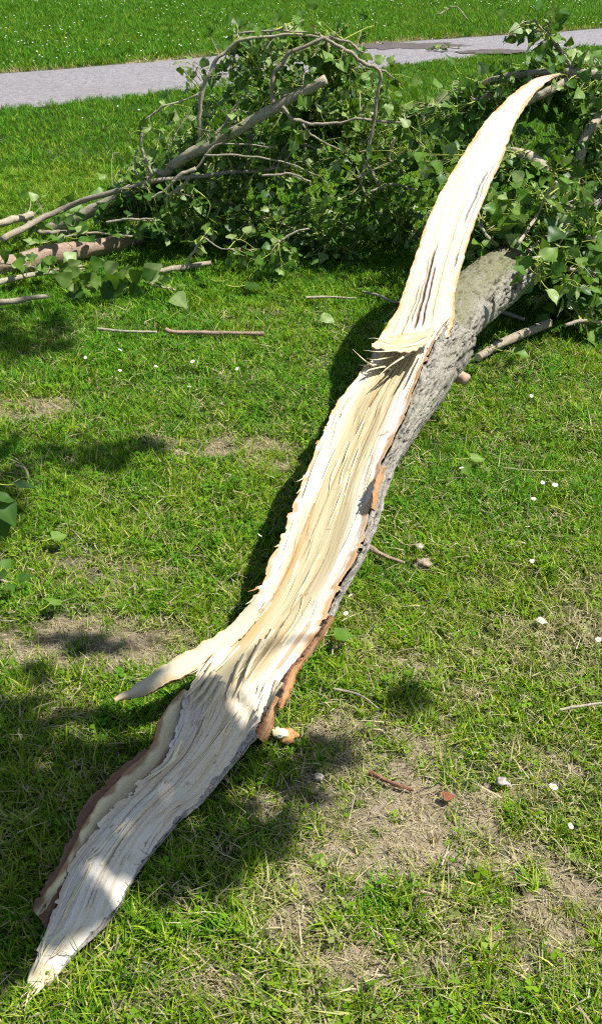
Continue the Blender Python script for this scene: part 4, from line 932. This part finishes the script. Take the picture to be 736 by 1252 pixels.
for k in range(60):                        # upper crown
    a = random.uniform(0, 6.283); q = random.uniform(.3, 1.7); p = tl + np.array([q * math.cos(a) + .3, q * math.sin(a) - .5, random.uniform(4.6, 9)])
    for i in range(12): lvT.add(p + rng.normal(size=3) * .16, rnd_unit(), rnd_unit() + np.array([0, 0, .6]), .08, tint_pick())
    j = int(np.argmin(np.abs(trp[:, 2] - (p[2] - .5)))); spray(bagT, lvT, trp[j], p, 8, .08, .012)
def shade_ok(P_):                          # keeps the boughs' shade where the lawn lies in shade
    g = P_ - SUN[None] / SUN[2] * P_[:, 2:3]; x, y, dep = project(g); ok = np.zeros(len(P_), bool)
    wx = 12 * noise(x / 30, y / 30, 0, 7); wy = 12 * noise(x / 30, y / 30, 0, 8)
    for cx, cy, rx, ry, h, l_ in SHADE: ok |= ((x + wx - cx) / (rx - min(14, rx * .4))) ** 2 + ((y + wy - cy) / (ry - min(12, ry * .4))) ** 2 < 1
    for cx, cy, rx, ry in LIGHT: ok &= ~(((x - cx) / rx) ** 2 + ((y - cy) / ry) ** 2 < 1)
    return ok | (x < -60) | (x > 800) | (y > 1320) | (dep < .2)
lc = np.array([i[0] + i[1][:, 0] * .5 for i in lvT.items]); okl = shade_ok(lc)
lvT.items = [i for i, k in zip(lvT.items, okl) if k]
obj('twigs', bagT.mesh('twigs', [M_TWIG, M_PETIOLE]), TREE, kind='stuff').location = -tl
lvT.build(TREE, 0)

# ------------------------------------------------------------------ logs, sticks and litter on the lawn
def stick(name, label, cat, pts, r0, r1, material, seed, group=None, n=24, seg=12, wob=.35, end=None):
    P_ = catmull(pts, n); base = np.array([P_[0][0], P_[0][1], 0])
    t = thing(name, label, cat, tuple(base), group)
    V, F = tube_np(P_ - base, np.linspace(r0, r1, n), seg, wob, seed, cap=False)
    obj('bark', mesh_np('bark', V, tri(F), material, floats={'crack': np.zeros(len(V))}), t)
    for i, rad_ in ((0, r0), (n - 1, r1)):
        T = P_[1] - P_[0] if i == 0 else P_[-2] - P_[-1]; T /= np.linalg.norm(T)
        ringv = V[i * seg:(i + 1) * seg]; c = ringv.mean(0)
        rv = np.vstack([ringv, ringv * .5 + c * .5 - T * rad_ * .15, c - T * rad_ * .22])
        F2 = np.vstack([grid_faces(seg, 2, True), [(seg + k, seg + (k + 1) % seg, 2 * seg, 2 * seg) for k in range(seg)]])
        obj('broken_end', mesh_np('broken_end', rv, tri(F2), end or M_PALEWOOD), t)
    return t
stick('short_log', 'thick reddish-brown weathered log half hidden under leaves, left of the branch heap', 'log', [at(28, 322, .05), at(62, 312, .06), at(100, 305, .06), at(148, 296, .055), at(170, 290, .05)], .048, .036, M_OLDLOG, 401, n=60, seg=24, wob=.22)
stick('short_log', 'dark stump-like log piece at the left picture edge under leaves', 'log', [at(-60, 335, .05), at(-20, 328, .05), at(18, 322, .045)], .045, .04, M_OLDLOG, 402, n=30, seg=20)
stick('fallen_stick', 'grey lichen-covered stick lying below the branch heap', 'stick', [at(152, 343, .03), at(200, 331, .035), at(258, 322, .04)], .014, .012, M_TWIG, 403)
stick('fallen_stick', 'brown knotted stick lying alone on the sunlit grass', 'stick', [at(203, 403, .035), at(214, 406, .03), at(260, 407, .028), at(322, 408, .025)], .009, .008, M_OLDLOG, 404)
stick('fallen_stick', 'thin tan stick just left of the knotted stick', 'stick', [at(120, 402, .03), at(150, 405, .028), at(192, 406, .026)], .006, .005, M_LIMB, 405)
stick('fallen_stick', 'long thin stick running under leaves to the left edge', 'stick', [at(-30, 352, .035), at(20, 340, .04), at(60, 333, .04), at(104, 330, .035)], .013, .009, M_LIMB, 406)
stick('fallen_stick', 'stick with pale broken end at the far left', 'stick', [at(60, 362, .04), at(40, 364, .04), at(18, 368, .04), at(-40, 372, .04)], .008, .014, M_LIMB, 407, end=M_PALEWOOD)
stick('fallen_branch', 'thick shade-dappled branch lying on grass beside the trunk', 'branch', [at(584, 437, .03), at(605, 424, .035), at(635, 410, .04), at(672, 395, .05)], .015, .018, M_TWIG, 408, n=30, seg=16)
stick('fallen_stick', 'short dark stick in the shade under the trunk', 'stick', [at(605, 378, .03), at(622, 384, .03), at(640, 390, .03)], .010, .008, M_TWIG, 409)
stick('twig', 'small brown twig touching the right flank of the trunk', 'twig', [at(450, 668, .03), at(462, 676, .022), at(476, 682, .018), at(494, 688, .015)], .008, .003, M_OLDLOG, 410, wob=.5)
stick('twig', 'thin grey twig at the right picture edge', 'twig', [at(684, 868, .022), at(705, 864, .024), at(745, 858, .024)], .0035, .0028, M_LIMB, 411)
stick('twig', 'straight twig below the branch heap, left of the splinter', 'twig', [at(374, 364, .03), at(400, 363, .03), at(436, 365, .026)], .006, .004, M_LIMB, 412)
stick('twig', 'dark twig just left of the splinter base', 'twig', [at(444, 357, .03), at(462, 361, .03), at(478, 368, .03), at(490, 370, .03)], .006, .005, M_TWIG, 413)
stick('twig', 'curved brown twig standing in shade at the left', 'twig', [at(20, 569, .05), at(30, 572, .05), at(35, 582, .035), at(33, 592, .01)], .004, .003, M_OLDLOG, 414)
stick('twig', 'thin twig near the small shadow right of the trunk', 'twig', [at(408, 842, .03), at(440, 850, .02), at(462, 866, .012)], .003, .002, M_TWIG, 415)
stick('twig', 'dark bark strip in the shade below the trunk', 'twig', [at(452, 944, .008), at(478, 957, .009), at(506, 966, .006)], .0055, .003, M_OUTER, 416, wob=.6)
stick('grass_stalk', 'long pale dry grass stalk on the right lawn', 'grass stalk', [at(615, 572, .04), at(652, 575, .045), at(690, 576, .04)], .0012, .0008, M_DRY, 417, wob=0)

def lump(name, label, cat, p, size, material, seed, flat=.6, group=None):
    u, v = np.meshgrid(np.linspace(0, 2 * math.pi, 15)[:-1], np.linspace(0, math.pi, 9)); r_ = 1 + 1.0 * fbm(np.cos(u) * np.sin(v) * 2.6 + seed, np.sin(u) * np.sin(v) * 2.6, np.cos(v) * 2.6, seed, 3)
    V = np.stack([np.cos(u) * np.sin(v) * r_, np.sin(u) * np.sin(v) * r_, np.cos(v) * r_ * flat], 2).reshape(-1, 3) * size
    o = obj(name, mesh_np(name, V, grid_faces(14, 9, True), material), None, tuple(p), label=label, category=cat)
    if group: o['group'] = group
    return o
lump('soil_clod', 'crumbly brown soil clod on grass beside the trunk twig', 'soil clod', at(516, 689, .010), .022, M_CLOD, 3)
lump('soil_clod', 'small soil crumb above the brown clod', 'soil clod', at(512, 669, .012), .012, M_STONE, 4)
lump('pebble', 'pale pinkish pebble on the bare patch at lower right', 'pebble', at(614, 956, .010), .011, M_STONE, 5)
lump('wood_chip', 'white wood crumb in the grass at right', 'wood chip', at(661, 759, .02), .011, M_BAST, 6, .4)
lump('wood_chip', 'pale wood chip beside the lower bark flap', 'wood chip', at(342, 896, .03), .015, M_BAST, 7, .35)
lump('bark_chip', 'reddish bark chip in shade beside the lower wood', 'bark chip', at(352, 900, .022), .018, M_INNER, 8, .35)
lump('pebble', 'small white pebble in the shade below the trunk', 'pebble', at(390, 950, .01), .009, M_STONE, 9)

def loose_leaf(label, x, y, size, az, tint, z=.045, tilt=.25, material=None, tpl=0, name='fallen_leaf'):
    V, F, M, rib = LT[tpl]
    key = mesh_np('leaf', V * size, F, [material or M_LEAF, M_PETIOLE], M, True, floats={'tint': np.clip(tint + rib, 0, 1)})
    o = obj(name, key, None, tuple(at(x, y, z)), label=label, category='leaf'); o.rotation_euler = (tilt, tilt * .6, az); return o
loose_leaf('single pale green leaf curled on the grass below the heap', 213, 360, .10, -.9, .93, .05, .5, tpl=2)
loose_leaf('upper of two green leaves beside daisies on the right lawn', 575, 560, .055, .3, .85, .05, .2, tpl=3)
loose_leaf('lower of two green leaves beside daisies on the right lawn', 566, 570, .05, -1.3, .75, .04, .3, tpl=5)
loose_leaf('green leaf lying in grass near the left edge sprig', 64, 658, .05, .7, .8, .045, .2, tpl=1)
loose_leaf('dull green leaf at the right flank of the trunk', 408, 776, .055, .1, .62, .04, .15, tpl=6)
loose_leaf('pale leaf on the grass left of the splinter', 392, 386, .07, -.4, .9, .045, .4, tpl=4)
loose_leaf('reddish-brown dead leaf on the bare patch', 540, 974, .030, .2, .5, .016, .1, M_RED, 7)
loose_leaf('grey-green leaf in the dappled shade at left', 62, 738, .045, 1.1, .75, .045, .2, tpl=8)
loose_leaf('two-tone leaf fallen beside the thick branch under the trunk', 625, 430, .08, -.3, .7, .05, .2, tpl=9)
loose_leaf('dark leaf on the grass below the heap centre', 300, 349, .09, .2, .15, .045, .15, tpl=3)
loose_leaf('dark leaf between two sticks below the heap', 258, 342, .08, 2.8, .2, .045, .2, tpl=4)

# leafy sprigs
def sprig(name, label, pts, leaves_, size, seed, r0=.006, tints=None, cat='sprig', face=0.0):
    base = np.array([pts[0][0], pts[0][1], 0]); t = thing(name, label, cat, tuple(base))
    P_ = branch('stem', pts, r0, r0 * .5, M_TWIG, t, 16, 7, .2, seed)
    L2 = Leaves(); random.seed(seed)
    for (f, az, el, s_) in leaves_:
        q = P_[int(f * 15)]; d = np.array([math.cos(az) * math.cos(el), math.sin(az) * math.cos(el), math.sin(el)])
        L2.add(q, d, np.array([random.uniform(-.4, .4), random.uniform(-.5, .1) - face, .8 - .4 * face]), size * s_, tints() if tints else tint_pick())
    L2.build(t, 60)
    return t
ra = random.Random(5)
sprig('leafy_sprig', 'sprig with large upright pale leaves in front of the brown log', [at(175, 338, .05), at(150, 345, .06), at(120, 352, .06), at(85, 350, .07)],
      [(ra.random(), ra.uniform(-3.1, .2), ra.uniform(-.1, .7), ra.uniform(.6, 1.3)) for _ in range(38)], .072, 501, tints=lambda: random.choice((.2, .6, .85, .97)), face=1.1)
sprig('leafy_sprig', 'leafy sprig over the long stick at the far left', [at(100, 325, .06), at(70, 330, .08), at(30, 325, .09), at(-10, 320, .08)],
      [(ra.random(), ra.uniform(-3.1, 3.1), ra.uniform(-.1, .6), ra.uniform(.6, 1.2)) for _ in range(34)], .066, 502, face=.6)
sprig('leafy_sprig', 'loose leafy sprig across the brown log', [at(165, 290, .10), at(120, 285, .12), at(80, 290, .13), at(40, 300, .10)],
      [(ra.random(), ra.uniform(-3.1, 3.1), ra.uniform(-.2, .5), ra.uniform(.6, 1.1)) for _ in range(24)], .07, 503)
sprig('leafy_sprig', 'small yellow-green sprig at the end of the heap', [at(215, 355, .03), at(195, 350, .05), at(180, 345, .05)],
      [(ra.random(), ra.uniform(-3.1, 3.1), ra.uniform(0, .7), ra.uniform(.5, 1)) for _ in range(12)], .05, 504)
sprig('leafy_sprig', 'drooping leaves, dark with shade, on a sprig cut by the left picture edge', [at(-45, 640, .10), at(-20, 610, .17), at(-5, 590, .19)],
      [(1, .2, -.2, 1.15), (.85, -.5, -.9, 1.5), (.8, -.9, -1.2, 1.3), (.6, .4, -.5, 1), (.3, -.8, -.5, .9), (.5, -1.6, -.6, 1)], .055, 505, tints=lambda: random.uniform(.05, .25))  # dark leaf tints carry the shade this sprig hangs in
sprig('leafy_sprig', 'low leafy sprig at the left edge in dappled shade', [at(-20, 700, .03), at(-4, 705, .05), at(10, 712, .04)],
      [(1, .2, .2, .9), (.8, -.9, .1, .8), (.6, 1.2, .3, .9), (.4, -.4, .4, .7), (.9, -2, .2, .6)], .045, 506, tints=lambda: random.uniform(.1, .4))  # leaf tints kept dark, dappled shade painted into them

# small heap of litter on the path
sprig('twig_litter', 'small heap of twigs and leaves lying on the path', [at(526, 60, .04), at(542, 58, .06), at(562, 59, .05)], [(ra.random(), ra.uniform(-3, 3), ra.uniform(-.1, .5), ra.uniform(.5, 1)) for _ in range(14)], .08, 507, .012, cat='litter')
sprig('twig_litter', 'bare twig with few leaves lying in the far lawn', [at(536, 18, .12), at(556, 8, .2), at(572, 24, .1)], [(ra.random(), ra.uniform(-3, 3), ra.uniform(-.1, .5), ra.uniform(.5, 1)) for _ in range(7)], .08, 508, .010, cat='litter')

# ------------------------------------------------------------------ daisies
def daisy_mesh(seed):
    r = np.random.default_rng(seed); V = []; F = []; n = 14
    for k in range(n):
        a = k / n * 6.283 + r.uniform(-.08, .08); w = .19; L_ = r.uniform(.9, 1.05); lift = r.uniform(.02, .22)
        for rr3, ww3, zz3 in ((.25, w * .6, 0), (.7, w, lift * .6), (L_, w * .55, lift)):
            for sg in (-1, 1): V.append((rr3 * math.cos(a) - sg * ww3 * math.sin(a), rr3 * math.sin(a) + sg * ww3 * math.cos(a), zz3))
        b = k * 6; F += [(b, b + 1, b + 3, b + 2), (b + 2, b + 3, b + 5, b + 4)]
    return mesh_np('daisy', np.array(V) * .0078, np.array(F), M_PETAL)
def disc_mesh():
    n = 10; a = np.arange(n) / n * 6.283; V = np.vstack([np.stack([np.cos(a) * f, np.sin(a) * f, np.full(n, z_)], 1) for f, z_ in ((.36, -.02), (.32, .12), (.14, .2))]); V = np.vstack([V, [[0, 0, .21]]])
    F = np.vstack([grid_faces(n, 3, True), [(2 * n + k, 2 * n + (k + 1) % n, 3 * n, 3 * n) for k in range(n)]])
    return mesh_np('flower_center', V * .0078, tri(F), M_YOLK)
def stalk_mesh():
    V, F = tube_np(np.array([(0, 0, -.045), (.003, .001, -.02), (0, 0, -.001)]), .0008, 5, cap=False); return mesh_np('stalk', V, tri(F), M_PETIOLE)
DM = [daisy_mesh(k) for k in range(4)]; DC = disc_mesh(); DS = stalk_mesh()
RIGHT = [(564, 572), (589, 606), (599, 605), (636, 468), (661, 472), (635, 477), (649, 484), (710, 524), (720, 523), (735, 523), (652, 610), (663, 590), (678, 593), (650, 686), (645, 644), (429, 728), (423, 750), (577, 732), (676, 962), (731, 782), (640, 664), (697, 1010)]
LEFT = [(236, 442), (290, 451), (258, 518), (147, 428), (147, 453), (191, 448), (173, 425), (49, 424), (318, 655), (232, 473), (390, 500), (105, 437)]
ONE = {(564, 572): 'daisy touching the two fallen green leaves on the right lawn', (589, 606): 'left one of the close daisy pair below the two fallen leaves', (599, 605): 'right one of the close daisy pair below the two fallen leaves',
       (429, 728): 'upper of two daisies close against the trunk flank', (423, 750): 'lower of two daisies close against the trunk flank', (676, 962): 'daisy beside the pinkish pebble at the lower right', (318, 655): 'daisy lying at the edge of the trunk shadow',
       (731, 782): 'daisy cut by the right picture edge above the grey twig', (697, 1010): 'lowest daisy of all, near the lower right edge'}
for grp, lab, pts in (('daisies right of the trunk', 'small white daisy scattered in the open lawn right of the split trunk', RIGHT), ('daisies left of the trunk', 'small white daisy flower in the lawn left of the split trunk', LEFT)):
    for k, (x, y) in enumerate(pts):
        p = at(x, y, .045); sc = random.uniform(.8, 1.15)
        t = thing('daisy', ONE.get((x, y), lab), 'daisy', tuple(p), grp); t.rotation_euler = (random.uniform(.2, .9), random.uniform(-.3, .3), random.uniform(0, 6.28)); t.scale = (sc, sc, 1)
        obj('petals', DM[k % 4], t); obj('flower_center', DC, t); obj('stalk', DS, t)
# far lawn: white flecks of clover and daisies nobody could count
B = Bag(); Pd, r = sample_area(8.5, 26, 12, 1.5, 91); ud, _, _ = path_side(Pd); keep = ((ud > 1.08) & (fbm(Pd[:, 0] * .5, Pd[:, 1] * .5, 0, 95, 3) > -.15)) | ((ud < -.05) & (r.uniform(size=len(Pd)) < .12))
for p in Pd[keep]:
    s_ = r.uniform(.006, .011); a = np.arange(6) / 6 * 6.283
    V = np.vstack([np.stack([np.cos(a) * s_, np.sin(a) * s_, np.full(6, 0.)], 1), [[0, 0, s_ * .5]]]) + p + np.array([0, 0, r.uniform(.045, .07)])
    B.add(V, np.array([(k, (k + 1) % 6, 6) for k in range(6)]))
obj('far_daisies', B.mesh('far_daisies', [M_PETAL]), kind='stuff', label='scattered tiny white flowers across the far lawn', category='flowers')
